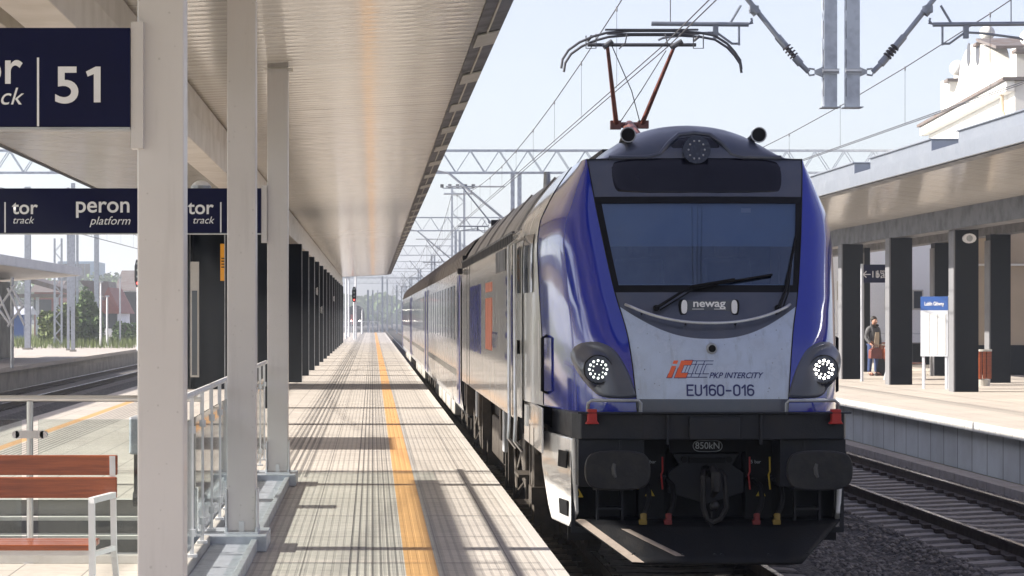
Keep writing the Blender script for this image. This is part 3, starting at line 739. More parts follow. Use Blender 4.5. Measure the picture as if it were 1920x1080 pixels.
# headstock
b = MB(); b.prism([(-1.22, .62), (-1.16, .38), (-.62, .31), (.62, .31), (1.16, .38), (1.22, .62), (1.30, 1.9), (-1.30, 1.9)], lambda x, y: (x, y, 1.30), lambda x, y: (x, y, 1.53)); hs = b.build('headstock', 'frame_grey', loco, bevel=.012)
b = MB(); b.box(-.22, .22, .25, .309, 1.31, 1.50); b.box(-.42, -.40, .26, .32, 1.26, 1.52); b.box(.40, .42, .26, .32, 1.26, 1.52); b.box(-1.20, 1.20, .26, .33, 1.531, 1.545); b.build('front_bracket', 'frame_grey', hs, bevel=.004)
for s in (-1, 1):
    b = MB(); b.prism([(s*1.03, 1.57), (s*1.11, 1.57), (s*1.11, 1.47), (s*1.13, 1.44), (s*1.01, 1.44), (s*1.03, 1.47)], lambda x, z: (x, .26, z), lambda x, z: (x, .36, z)); b.build('marker_block', 'red_paint', loco, bevel=.006)
# buffer zone walls
b = MB(); b.box(-1.22, 1.22, 1.05, 1.10, .35, 1.30); b.build('front_plate', 'under_black', loco)
for s in (-1, 1):
    x0, x1 = sorted((s*.60, s*1.18)); b = MB(); b.box(x0, x1, .42, 1.05, .88, 1.299); b.box(min(s*.80, s*.82), max(s*.80, s*.82), .412, .42, .9, 1.29); b.build('buffer_housing', 'frame_grey', loco, bevel=.01)
    x0, x1 = sorted((s*.36, s*.60)); b = MB(); b.box(x0, x1, .85, 1.05, .40, 1.30); b.build('side_plate', 'under_black', loco, bevel=.006)
    # buffer
    b = MB(); b.cyl((s*.875, .45, 1.06), (s*.875, .05, 1.06), .115, .10, 24); bu = b.build('buffer', 'buffer_black', loco, smooth=True)
    w2, h2 = .285, .172
    pl = chaikin([(-w2, -h2), (w2, -h2), (w2, h2), (-w2, h2)], 1); pl = chaikin([(-w2, -h2*.5), (-w2*.72, -h2), (w2*.72, -h2), (w2, -h2*.5), (w2, h2*.5), (w2*.72, h2), (-w2*.72, h2), (-w2, h2*.5)], 2)
    b = MB(); b.prism(pl, lambda x, z: (s*.875+x, .06, 1.05+z), lambda x, z: (s*.875+x, .0, 1.05+z)); b.build('buffer_plate', 'buffer_black', bu, bevel=.012)
    b = MB(); b.tube([(s*.875+x, -.002, 1.05+z) for x, z in [(-.03, .06), (-.04, .02), (-.035, -.03), (-.02, -.06)]], [.016, .02, .02, .012], 6); b.build('grease_mark', 'grease', bu)
    # steps below buffers
    b = MB(); b.tube([(s*.70, .45, .86), (s*.72, .40, .865), (s*1.02, .40, .865), (s*1.04, .45, .86)], .014, 8); b.box(min(s*.74, s*1.0), max(s*.74, s*1.0), .60, .95, .84, .87)
    b.box(min(s*.76, s*.78), max(s*.76, s*.78), .62, .70, .42, .84); b.box(min(s*.98, s*1.0), max(s*.98, s*1.0), .62, .70, .42, .84); b.box(min(s*.78, s*.98), max(s*.78, s*.98), .60, .80, .44, .47); b.box(min(s*.78, s*.98), max(s*.78, s*.98), .60, .80, .66, .68)
    b.build('front_step', 'frame_grey', loco)
# coupling
b = MB(); b.box(-.34, .34, .70, .72, 1.17, 1.30); b.build('load_plate', 'rubber', loco)
text('load_rating', '850kN', .085, lambda u, v: (u, .695, 1.20+v), 'steel_dull', loco, sx=.95)
b = MB(); b.tube([(.13*(abs(math.cos(t))**.4)*(1 if math.cos(t) > 0 else -1), .695, 1.225+.05*math.sin(t)) for t in [i*.2618 for i in range(25)]], .004, 5); b.build('rating_border', 'steel_dull', loco)
b = MB(); b.prism([(-.30, 1.15), (.30, 1.15), (.24, 1.05), (.34, .98), (.34, .80), (.0, .70), (-.34, .80), (-.34, .98), (-.24, 1.05)], lambda x, z: (x, .80, z), lambda x, z: (x, .86, z)); b.build('draw_gear_plate', 'frame_grey', loco, bevel=.006)
b = MB(); b.box(-.16, .16, .74, .80, 1.07, 1.12); b.cyl((-.20, .78, 1.10), (-.20, .76, 1.10), .03); b.cyl((.20, .78, 1.10), (.20, .76, 1.10), .03)
b.cyl((0, .80, 1.0), (0, .42, 1.0), .05, .04); b.build('draw_hook', 'rubber', loco)
b = MB(); b.tube([(-.07, .42, 1.02), (-.09, .36, .98), (-.085, .36, .70), (-.05, .38, .60), (0, .39, .57)], .024, 8); b.tube([(.07, .42, 1.02), (.10, .36, .98), (.12, .36, .70), (.07, .38, .60), (0, .39, .57)], .024, 8)
b.tube([(0, .40, 1.05), (.02, .32, 1.0), (.02, .32, .86), (0, .40, .80)], [.03, .045, .04, .02], 10); b.ball((.01, .34, .72), .045, 12); b.cyl((-.01, .40, .66), (-.01, .40, .40), .012)
b.build('screw_coupling', 'buffer_black', loco, smooth=True)
# air hoses
for s, cols in ((-1, ('yellow_paint', 'red_paint')), (1, ('red_paint', 'yellow_paint'))):
    for q, off in ((0, .0), (1, .17)):
        if s < 0: x = -.60+off if q == 0 else -.38
        else: x = .40 if q == 0 else .58
        m_ = cols[q]
        b = MB(); b.cyl((x, .86, .92), (x, .70, .92), .035); b.tube([(x+.02, .70, .92), (x+.05, .56, .88), (x+.055, .50, .78), (x+.04, .48, .70), (x+.0, .46, .62)], .024, 10); hs_ = b.build('air_hose', 'rubber', loco, smooth=True)
        b = MB(); b.tube([(x-.03, .66, 1.13), (x-.028, .66, 1.0), (x-.04, .66, .97), (x-.03, .64, .84)], .008, 6); b.build('cock_handle', m_, hs_)
        b = MB(); b.cyl((x-.0, .46, .64), (x+.0, .44, .57), .030, .026); b.box(x-.045, x+.025, .40, .46, .545, .59); b.build('hose_coupler', m_.replace('paint', 'dull'), hs_, bevel=.008)
text('pressure_mark', '5 bar', .045, lambda u, v: (.455+u, .845, 1.06+v), 'steel_dull', loco); text('pressure_mark', '10 bar', .045, lambda u, v: (.68+u, .615, 1.06+v), 'steel_dull', loco)
text('pressure_mark', '5 bar', .045, lambda u, v: (-.49+u, .845, 1.06+v), 'steel_dull', loco)
for x, z, yq in ((-1.155, .80, .70), (-.50, .80, .84), (.50, .80, .84)):
    b = MB(); b.add([(x-.045, yq, z-.035), (x+.045, yq, z-.035), (x, yq, z+.045)], [(0, 1, 2)]); b.build('warning_triangle', 'yellow_paint', loco, recalc=False)
    b = MB(); b.add([(x-.007, yq-.003, z-.02), (x+.007, yq-.003, z-.02), (x+.003, yq-.003, z+.022), (x-.003, yq-.003, z+.022)], [(0, 1, 2, 3)]); b.build('warning_mark', 'rubber', loco, recalc=False)
# side fairings with step holes
for s in (-1, 1):
    b = MB()
    out = [(.66, 1.30), (1.9, 1.30), (2.3, 1.25), (2.2, .95), (1.9, .60), (1.75, .48), (.95, .48), (.70, .62)]
    def ff(y, z, o=0): return (s*(1.22+.16*min(1, max(0, (y-.66)/1.2))**.7-.10*max(0, (1.0-z))-o), y, z)
    b.prism(out, lambda y, z: ff(y, z), lambda y, z: ff(y, z, .05)); fa = b.build('corner_fairing', 'side_paint', loco, bevel=.02)
    b = MB(); b.prism([(.60, .45), (1.22, .45), (1.22, 1.30), (1.20, 1.30), (1.185, .50)], lambda x, z: (s*x, .70, z), lambda x, z: (s*x, .72, z)); b.build('fairing_lip', 'frame_grey', fa)
    for (ya, yb_, za, zb_) in ((.80, 1.12, 1.02, 1.17), (.92, 1.25, .58, .72)):
        b = MB(); b.prism([(ya, za), (yb_, za), (yb_-.03, zb_), (ya-.03, zb_)], lambda y, z: ff(y, z, -.006), lambda y, z: ff(y, z, .01)); b.build('step_recess', 'rubber', fa)
b = MB(); b.box(-1.505, -1.485, 2.4, 2.75, 1.32, 1.52); b.build('data_plate', 'paper', loco); 
b = MB(); b.box(-1.42, -1.40, 1.6, 4.1, 1.10, 1.53); b.build('cab_sill', 'side_paint', loco, bevel=.01)
# snow plough
PLF = lambda x, v, o=0: (x, .05+.40*v+max(0, abs(x)-.62)*.5-o, .24+.32*v+o*.7)
def pl_(u, v): return PLF(lerp(-1, 1, u)*lerp(.74, 1.20, v), v)
b = MB(); b.grid(pl_, 30, 6); b.build('snow_plough', 'under_black', loco, smooth=True, solid=.03, recalc=False)
b = MB(); b.grid(lambda u, v: PLF(-lerp(.74, 1.20, v)+.10*u, v, .012), 1, 8); b.build('sun_streak', 'sun_streak_tone', loco, solid=.006)  # pale strips laid on the plough as painted streaks of sunlight
b = MB(); b.grid(lambda u, v: PLF(lerp(-.36, -.80, v)+.075*u, lerp(.16, .80, v), .012), 1, 8); b.build('sun_streak', 'sun_streak_tone', loco, solid=.006)
b = MB(); b.grid(lambda u, v: PLF(lerp(-.48, -.92, v)+.075*u+.012*math.sin(v*31+u*9), lerp(.10, .74, v), .012), 6, 24)
b = MB(); b.prism([(-1.2, .76), (-.62, .47), (.62, .47), (1.2, .76), (1.2, 1.1), (-1.2, 1.1)], lambda x, y: (x, y, .545), lambda x, y: (x, y, .565)); b.build('plough_deck', 'under_black', loco)
b = MB()
for x in (-.72, -.3, -.02, .02+.02, .45, .8):
    q = PLF(x, .2); b.cyl((x, q[1]-.02, q[2]), (x, q[1]+.03, q[2]), .018)
b.build('plough_bolt', 'frame_grey', loco)
# underframe and bogies
b = MB(); b.box(-1.25, 1.25, 1.2, 19.1, 1.0, 1.30); b.build('underframe', 'under_black', loco)
b = MB(); b.box(-1.30, 1.30, 8.2, 13.0, .45, 1.0); b.build('transformer_tank', 'bogie_brown', loco, bevel=.03)
def bogie(par, yc, mt='bogie_brown', wb=2.6, r=.6, half=1.15):
    b = MB()
    for s in (-1, 1):
        b.box(s*(half-.07), s*(half+.07), yc-wb/2-.75, yc+wb/2+.75, .78, 1.02); b.box(s*(half-.09), s*(half+.09), yc-.7, yc+.7, .55, .8)
        for q in (-1, 1):
            b.box(s*(half-.14), s*(half+.14), yc+q*wb/2-.16, yc+q*wb/2+.16, .45, .75)
            for e in (-.33, .33): b.cyl((s*(half+.05), yc+q*wb/2+e, .5), (s*(half+.05), yc+q*wb/2+e, .85), .09, n=12)
            b.cyl((s*(half+.13), yc+q*(wb/2-.7), .55), (s*(half+.16), yc+q*(wb/2-.2), .98), .05)
            b.tube([(s*(half+.15), yc+q*wb/2-.3, 1.0), (s*(half+.22), yc+q*wb/2-.32, .7), (s*(half+.2), yc+q*wb/2, .35), (s*(half+.12), yc+q*wb/2+.2, .3)], .02, 6)
            b.box(s*(half+.02), s*(half+.2), yc+q*(wb/2+.9)-.05, yc+q*(wb/2+.9)+.05, .25, 1.1)
        b.tube([(s*(half+.2), yc-1.9, .9), (s*(half+.22), yc-.9, .45), (s*(half+.2), yc+.1, .6), (s*(half+.22), yc+1.2, .4), (s*(half+.2), yc+1.9, .9)], .022, 6)
        b.box(s*(half+.06), s*(half+.2), yc+.15, yc+.55, .62, 1.1); b.box(s*(half+.06), s*(half+.26), yc-2.05, yc-1.8, .35, 1.2)
    b.box(-half, half, yc-.15, yc+.15, .6, .9); bo = b.build('bogie', mt, par, bevel=.01)
    for q in (-1, 1):
        b = MB()
        for s in (-1, 1): b.cyl((s*.70, yc+q*wb/2, r), (s*.83, yc+q*wb/2, r), r, n=32)
        b.cyl((-.7, yc+q*wb/2, r), (.7, yc+q*wb/2, r), .09); b.build('wheelset', 'rail_side', bo)
bogie(loco, 4.9, r=.6); bogie(loco, 15.6, r=.6)
b = MB()
for y in (2.6, 3.2, 6.9, 7.5, 8.0, 13.3, 13.9, 18.3): b = MB(); b.box(-1.42, -1.30, y, y+.09, .55+.2*math.sin(y*9), 1.3); b.build('pipe_bracket', 'bogie_brown', loco)
b = MB()
for z in (.45, .75): b.box(-1.52, -1.34, 3.45, 4.15, z, z+.03)
b.box(-1.40, -1.36, 3.45, 3.48, .45, 1.3); b.box(-1.40, -1.36, 4.12, 4.15, .45, 1.3); b.build('cab_steps', 'bogie_brown', loco); b = MB()
b.tube([(-1.38, 2.5, 1.2), (-1.4, 2.9, .7), (-1.38, 3.3, .85)], .03, 8); b.box(-1.45, -1.25, 2.55, 2.95, .55, .72)
b.build('sand_pipe', 'bogie_brown', loco)
for i, y in enumerate((7.0, 7.7, 13.4, 14.2, 17.7, 18.4)):
    b = MB(); b.box(-1.47, -1.2, y, y+.3, .8+.1*(i % 2), 1.28); b.build('equipment_box', 'steel_dull' if i % 3 == 0 else 'bogie_brown', loco, bevel=.01)
# pantograph
pn = loco
PY = 6.9                                     # knee
kz = 4.60; hz = 5.47; hy = 5.6
b = MB(); b.box(-.5, .5, 5.2, 7.0, 4.16, 4.20)
for x in (-.45, .45): b.cyl((x, 5.3, 4.05), (x, 5.3, 4.2), .05); b.cyl((x, 6.9, 4.05), (x, 6.9, 4.2), .05)
b.build('pantograph_base', 'frame_grey', loco)
b = MB(); b.tube([(-.02, 5.3, 4.2), (-.02, PY, kz)], [.07, .055], 10); b.build('pantograph_lower_arm', 'panto_red', loco)
b = MB(); b.cyl((-.19, PY, kz), (.14, PY, kz), .035); b.tube([(-.17, PY, kz), (-.40, hy+.05, hz-.10)], [.030, .020], 8); b.tube([(.12, PY, kz), (.34, hy+.05, hz-.10)], [.030, .020], 8)
b.box(-.24, -.12, PY-.05, PY+.05, kz-.05, kz+.05); b.box(.08, .20, PY-.05, PY+.05, kz-.04, kz+.05); b.ball((-.03, PY-.1, kz-.05), .075, 10)
b.build('pantograph_upper_arm', 'panto_red', loco)
b = MB(); b.tube([(-.15, PY, kz), (.06, 6.4, 4.95), (.28, 5.9, 5.35)], .006, 5); b.tube([(.11, PY, kz), (-.05, 6.4, 4.95), (-.33, 5.8, 5.38)], .006, 5); b.build('brace_wire', 'copper_wire', loco)
b = MB()
for dy, dx in ((-.19, -.03), (.19, .03)):
    pts = []
    for x, z in ((-.90, -.37), (-.885, -.27), (-.82, -.17), (-.70, -.085), (-.55, -.02), (-.40, .02), (-.15, .04), (.3, .04), (.62, .02), (.78, -.01), (.92, -.10), (1.0, -.19), (1.06, -.28), (1.075, -.38)): pts.append((x+dx, hy+dy, hz+z))
    b.tube(pts, .014, 8); b.box(-.42+dx, .60+dx, hy+dy-.025, hy+dy+.025, hz+.045, hz+.062)
for x in (-.60, .58): b.cyl((x, hy-.19, hz-.02), (x, hy+.19, hz-.02), .016); b.tube([(x-.05, hy-.1, hz), (x-.05, hy-.1, hz-.14), (x+.06, hy-.1, hz-.14), (x+.06, hy-.1, hz+.02)], .007, 5)
b.cyl((-.62, hy+.05, hz-.085), (.58, hy+.05, hz-.085), .020); b.cyl((-.45, hy, hz-.12), (-.35, hy, hz-.05), .03); b.cyl((.3, hy, hz-.12), (.42, hy, hz-.05), .03)
b.tube([(-.2, hy-.1, hz+.02), (-.22, hy-.12, hz-.08), (-.28, hy-.05, hz-.14)], .008, 5); b.tube([(.22, hy-.1, hz+.02), (.24, hy-.12, hz-.08), (.3, hy-.05, hz-.14)], .008, 5)
b.build('pantograph_head', 'copper_wire', loco, smooth=True)
b = MB(); b.cyl((-.90, 7.9, 3.85), (-.90, 7.9, 4.12), .05, .04, 10); b.build('roof_antenna', 'steel_dull', loco)
# rear corner lamp box seen on the side
b = MB(); b.box(-1.58, -1.49, 18.8, 18.9, 3.08, 3.18); b.build('side_camera', 'frame_grey', loco, bevel=.02)

# ------------------------------------------------------------------ coaches
co = thing('passenger_coach', 'pale grey coach coupled directly behind the locomotive', 'railway coach', (LX, 40.6, RZ), group='coaches of the train')
CL = 26.0
cp = [(1.42, .75), (1.47, 1.1), (1.47, 2.9), (1.44, 3.2)]; cr = [(1.44, 3.2), (1.38, 3.45), (1.22, 3.68), (.9, 3.88), (.45, 4.0), (0, 4.03)]
for s in (-1, 1):
    b = MB(); b.grid(lambda u, v: (s*cp[int(round(v*3))][0], CL*u, cp[int(round(v*3))][1]), 20, 3); b.build('body_side', 'coach_side', co, smooth=True, recalc=False)
b = MB(); cc = cr+[(-a, z) for a, z in cr[-2::-1]]; n = len(cc)-1; b.grid(lambda u, v: (cc[int(round(v*n))][0], CL*u, cc[int(round(v*n))][1]), 20, n)
rf_ = b.build('roof', 'coach_roof', co, smooth=True, recalc=False)
b = MB()
for i in range(30): b.tube([(a*1.004, .4+i*.87, z+.008) for a, z in cc], .014, 4)
b.build('roof_rib', 'coach_roof', rf_)
b = MB(); poly = cp+cr[1:]+[(-a, z) for a, z in cr[-2:0:-1]]+[(-a, z) for a, z in cp[::-1]]
b.prism(poly, lambda x, z: (x*.995, .0, z), lambda x, z: (x*.995, .04, z)); b.prism(poly, lambda x, z: (x*.995, CL-.04, z), lambda x, z: (x*.995, CL, z)); b.build('end_wall', 'under_black', co)
for i in range(11):
    b = MB(); y = 3.0+i*1.85; b.box(-1.478, -1.465, y, y+1.3, 1.95, 2.95); wi = b.build('window', 'coach_window', co); 
for y in (1.0, 24.0):
    b = MB(); b.box(-1.485, -1.465, y-.5 if y < 2 else y, y+.5 if y < 2 else y+1.0, .85, 3.1); dd = b.build('door', 'coach_door', co); b = MB(); b.box(-1.492, -1.484, y-.25 if y < 2 else y+.25, y+.25 if y < 2 else y+.75, 2.0, 2.8); b.build('door_window', 'coach_window', dd)
b = MB(); b.box(-1.476, -1.466, 2.2, 23.3, 1.30, 1.42); b.build('livery_stripe', 'plate_light', co)
b = MB()
for y, l in ((5.8, 1.6), (8.2, 2.6), (11.6, 2.0), (14.4, 3.0), (18.0, 1.4)): b.box(-1.38, -.6, y, y+l, .42, .78)
b.build('equipment_skirt', 'plate_light', co, bevel=.02); b = MB(); b.box(-1.3, 1.3, .5, CL-.5, .6, .8); b.build('underframe', 'under_black', co)
bogie(co, 3.2, 'bogie_brown', 2.5, .46, 1.05); bogie(co, CL-3.2, 'bogie_brown', 2.5, .46, 1.05)
b = MB(); b.box(-.75, .75, -.35, 0, 1.1, 3.2); b.box(-.75, .75, CL, CL+.15, 1.1, 3.2); b.build('gangway', 'rubber', co)
dup(co, (LX, 67.0, RZ), 0, 'pale grey coach in the middle of the train'); dup(co, (LX, 93.4, RZ), 0, 'last coach at the far end of the train')
#@@PART3
# ------------------------------------------------------------------ main canopy
cn = thing('station_canopy', 'long steel platform canopy with glossy slatted underside above the main platform', 'canopy', (0, 0, 0))
CY0, CY1 = -12, 158
b = MB(); b.grid(lambda u, v: (lerp(-2.15, 1.0, u), lerp(CY0, CY1, v), 4.40+.16*u), 1, 1); b.build('soffit', 'soffit_panels', cn, recalc=False)
b = MB(); b.grid(lambda u, v: (lerp(-6.2, -2.15, u), lerp(CY0, CY1, v), 4.66-.26*u), 1, 1); b.build('soffit', 'soffit_panels', cn, recalc=False)
b = MB(); b.prism([(1.002, 4.545), (1.26, 4.60), (1.27, 4.74), (1.24, 4.74), (1.02, 4.72)], lambda x, z: (x, CY0, z), lambda x, z: (x, CY1+.02, z)); b.build('edge_gutter', 'fascia_grey', cn)
b = MB(); b.prism([(-6.202, 4.65), (-6.42, 4.70), (-6.43, 4.86), (-6.4, 4.86), (-6.22, 4.84)], lambda x, z: (x, CY0, z), lambda x, z: (x, CY1+.02, z)); b.build('edge_gutter', 'fascia_grey', cn)
b = MB(); b.prism([(-6.40, 4.87), (-2.15, 4.66), (1.26, 4.755), (1.26, 4.80), (-2.15, 4.80), (-6.40, 4.92)], lambda x, z: (x, CY0, z), lambda x, z: (x, CY1+.04, z)); b.build('roof', 'fascia_white', cn)
b = MB(); b.prism([(-6.2, 4.64), (-2.15, 4.385), (1.0, 4.545), (1.0, 4.70), (-6.2, 4.80)], lambda x, z: (x, CY1+.002, z), lambda x, z: (x, CY1+.03, z)); b.build('end_trim', 'fascia_grey', cn)
for k in range(30):
    y = 3.9+3.82*k
    b = MB(); b.prism([(1.035, 4.544), (1.25, 4.592), (1.25, 4.578), (1.035, 4.530)], lambda x, z: (x, y, z), lambda x, z: (x, y+1.05, z)); b.build('joint_cover', 'plate_light', cn)
b = MB(); b.box(1.12, 1.135, CY0, CY1, 4.555, 4.57); b.build('cable', 'plate_light', cn)
b = MB(); b.box(-2.33, -1.98, 12.0, CY1, 3.72, 4.05); b.box(-2.28, -2.03, 12.0, CY1, 4.05, 4.37); b.build('main_beam', 'beam_cream', cn, bevel=.01)
b = MB(); b.box(-2.31, -2.0, -12, 11.99, 4.0, 4.36); b.build('main_beam', 'fascia_grey', cn, bevel=.01)
for y in (11.2, 18.05, 24.9):
    b = MB(); b.box(-1.11, -.89, y-.11, y+.11, .14, 4.58); c = b.build('column', 'column_paint', cn, bevel=.008)
    b = MB(); 
    for q in (-1, 1): b.box(-1.0+q*.117-.006, -1.0+q*.117+.006, y-.15, y+.15, .14, .46)
    b.box(-1.13, -.87, y-.16, y+.16, .125, .14); b.box(-1.02, -.98, y-.125, y-.11, .14, .22); b.build('foot_plate', 'bench_white', c)
    b = MB()
    for bx_ in (-1.115, -.885):
        for by_ in (-.14, .14): b.cyl((bx_, y+by_, .14), (bx_, y+by_, .175), .014, n=6)
    b.build('anchor_bolt', 'steel_dull', c)
    b = MB(); b.box(-1.16, -.84, y-.16, y+.16, 4.40, 4.405); b.build('collar', 'plate_light', c)
    b = MB(); b.box(-4.51, -4.29, y-.11, y+.11, 0, 4.55); b.build('column', 'column_paint', cn, bevel=.008)
CLD = [38.7, 45.6]+[63.4+6.9*i for i in range(14)]
for i, y in enumerate(CLD):
    if y > CY1: continue
    b = MB(); b.box(-2.42, -1.90, y-.3, y+.3, 0, 3.72); c = b.build('column', 'cladding_dark', cn, bevel=.006); c['label'] = 'column clad in dark sheet metal'
    b = MB(); b.box(-1.899, -1.885, y-.30, y-.24, 0, 3.7); b.box(-2.42, -2.405, y-.307, y-.301, 0, 3.7); b.build('edge_trim', 'steel_dull', c)
for i, y in enumerate((77.5, 112, 70.6+13.8)):
    b = MB(); b.tube([(-1.86, y, 2.6-.6*(i == 2)), (-1.80, y, 2.6-.6*(i == 2))], [.10, .14], 12); b.build('loudspeaker', 'sign_white', cn)

# plinth and stair kerb under the white columns
pk = thing('stair_plinth', 'grey metal faced plinth along the stairwell beneath the white columns', 'plinth', (0, 0, 0))
for y in (11.2, 18.05, 24.9):
    b = MB(); b.box(-1.30, -.80, y-.30, y+.42, .002, .125); b.build('footing_box', 'galvanised', pk, bevel=.008)
for y0, y1 in ((4, 10.9), (11.62, 17.75), (18.47, 24.6)):
    b = MB(); b.box(-1.22, -.92, y0, y1, .004, .06); b.build('cover_sheet', 'galvanised', pk)
    b = MB(); b.box(-.915, -.87, y0, y1, .002, .10); b.build('edge_angle', 'steel_dull', pk, bevel=.005)
    b = MB(); b.box(-1.41, -1.225, y0, y1, .002, .13); b.build('kerb', 'concrete', pk, bevel=.008)
# stairs
stt = thing('staircase', 'grey granite steps with pale nosings going down inside the glass guard', 'stairs', (0, 0, 0))
for n in range(18):
    yb = SY1-.33*n; z = -.15*(n+1)
    b = MB(); b.box(SX0+.02, SX1-.02, yb-.33, yb, z-.3, z); s_ = b.build('step', 'granite', stt)
    b = MB(); b.box(SX0+.02, SX1-.02, yb-.332, yb-.24, z+.001, z+.004); b.box(SX0+.02, SX1-.02, yb-.334, yb-.3305, z-.03, z+.004); b.build('nosing', 'nosing', s_)
b = MB(); b.box(SX0, SX0+.015, SY0, SY1, -3, -.001); b.box(SX1-.015, SX1, SY0, SY1, -3, -.001); b.box(SX0, SX1, SY0, SY0+.015, -3, -.001); b.box(SX0+.02, SX1-.02, SY1-.004, SY1, -.15, -.001); b.build('stairwell_lining', 'concrete', stt)
b = MB(); b.box(SX0+.02, SX1-.02, SY1-.10, SY1+.0, .001, .004); b.build('nosing', 'nosing', stt)
# glass guard across the stair head
gg = thing('glass_guard', 'steel and glass guard rail across the stairwell behind the bench', 'guard rail', (0, 0, 0))
b = MB(); b.tube([(-5.2, 17, 1.19), (-1.24, 17, 1.19)], .024, 12); b.build('handrail', 'steel', gg, smooth=True)
for x in (-4.3, -2.48):
    b = MB(); b.cyl((x, 17, 0), (x, 17, 1.17), .024); b.cyl((x, 17, 0), (x, 17, .012), .07); p = b.build('post', 'steel', gg, smooth=True)
    for z in (.12, .93):
        b = MB(); b.box(x-.10, x+.10, 16.975, 17.025, z-.028, z+.028); b.cyl((x-.10, 16.975, z), (x-.10, 17.025, z), .028); b.cyl((x+.10, 16.975, z), (x+.10, 17.025, z), .028); b.build('clamp', 'steel', p)
for x0, x1 in ((-4.24, -2.54), (-2.42, -1.30)):
    b = MB(); b.box(x0, x1, 16.994, 17.006, .07, 1.04); b.build('glass_panel', 'clear_glass', gg)
b = MB(); b.box(SX0-.1, SX1+.05, 16.94, 17.04, .002, .06); b.build('kerb', 'nosing', gg)
# side balustrade
sb = thing('side_balustrade', 'white steel balustrade with glass running along the white columns', 'balustrade', (0, 0, 0))
b = MB(); b.tube([(-1.24, 12.9, 1.25), (-1.24, 27.4, 1.25)], .022, 10); b.build('handrail', 'bench_white', sb, smooth=True)
y = 13.2
while y < 27.4:
    b = MB(); b.box(-1.256, -1.228, y-.012, y+.012, .13, 1.24); b.box(-1.275, -1.205, y-.035, y+.035, .13, .15); b.box(-1.262, -1.215, y-.022, y+.022, .98, 1.03); b.box(-1.262, -1.215, y-.022, y+.022, .27, .32); b.build('baluster', 'bench_white', sb); y += .98
y = 13.25
while y < 26.5:
    b = MB(); b.box(-1.247, -1.237, y, y+.88, .20, 1.08); b.build('glass_panel', 'clear_glass', sb); y += .98
# signs
def sign(name, label, y, x0, x1, z0, z1):
    s = thing(name, label, 'sign', (0, y, 0)); b = MB(); b.box(x0, x1, -.06, .06, z0, z1); b.build('panel', 'sign_navy', s, bevel=.003)
    b = MB(); b.box(x0, x1, -.063, .063, z0-.012, z0-.001); b.build('bottom_trim', 'steel_dull', s)
    b = MB(); b.box(x1+.002, x1+.06, -.05, .05, z0-.10, z1+.03); b.build('bracket', 'column_paint', s); return s
s1 = sign('platform_sign', 'dark blue sign reading track 51 beside the nearest white column', 11.1, -4.28, PX(244, 11.04), PZ(238, 11.04), PZ(52, 11.04))
fs = lambda D, px, py, y=-.064: (lambda u, v: (PX(px, D)+u, y, PZ(py, D)+v))
D1 = 11.04; k1 = D1/F
text('track_number', '5', 96*k1, fs(D1, 126, 192), 'sign_white', s1, bold=.004, sx=1.08)
b = MB(); hq = 67*k1; b.add([fs(D1, 176, 192)(u*hq, v*hq) for u, v in ((0, 0), (.19, 0), (.19, 1), (.05, 1), (-.22, .86), (-.17, .72), (0, .79))], [(0, 1, 2, 3, 4, 5, 6)]); b.build('track_number', 'sign_white', s1, recalc=False)
text('track_word', 'tor', 92*k1, fs(D1, 41, 156), 'sign_white', s1, align='RIGHT', bold=.003); text('track_translation', 'track', 46*k1, fs(D1, 40, 196), 'sign_white', s1, align='RIGHT', shear=.3)
b = MB(); b.box(PX(69.5, D1), PX(73.5, D1), -.064, -.061, PZ(237, D1), PZ(108, D1)); b.build('divider', 'sign_white', s1)
D2 = 24.74; k2 = D2/F
s2 = sign('platform_sign', 'wide dark blue sign reading peron 2 behind the white columns', 24.8, -4.28, PX(489.5, D2), PZ(437, D2), PZ(353, D2))
text('platform_word', 'peron', 43*k2, fs(D2, 245, 398), 'sign_white', s2, align='RIGHT', bold=.003); text('platform_translation', 'platform', 22*k2, fs(D2, 244, 421), 'sign_white', s2, align='RIGHT', shear=.3)
text('platform_number', '2', 82*k2, fs(D2, 277, 423), 'sign_white', s2, bold=.004)
text('track_word', 'tor', 37*k2, fs(D2, 23, 401), 'sign_white', s2, align='LEFT', bold=.003); text('track_translation', 'track', 19*k2, fs(D2, 23, 419), 'sign_white', s2, align='LEFT', shear=.3)
text('track_word', 'tor', 37*k2, fs(D2, 400, 401), 'sign_white', s2, align='RIGHT', bold=.003); text('track_translation', 'track', 19*k2, fs(D2, 400, 419), 'sign_white', s2, align='RIGHT', shear=.3)
for px in (9.5, 414):
    b = MB(); b.box(PX(px-1.3, D2), PX(px+1.3, D2), -.064, -.061, PZ(436, D2), PZ(379, D2)); b.build('divider', 'sign_white', s2)
lf = thing('ceiling_light', 'long white fluorescent light box under the canopy at the top left', 'light fixture', (0, 0, 0))
b = MB(); b.box(-3.55, -2.45-.42, 15.2, 21.0, 4.05, 4.27); b.build('housing', 'beam_cream', lf, bevel=.01); b = MB(); b.box(-3.42, -3.0, 15.4, 20.8, 4.03, 4.048); b.build('diffuser', 'plate_light', lf); b = MB()
for y in (15.6, 20.6): b.box(-3.22, -3.18, y, y+.05, 4.27, 4.48)
b.build('suspension', 'steel_dull', lf)
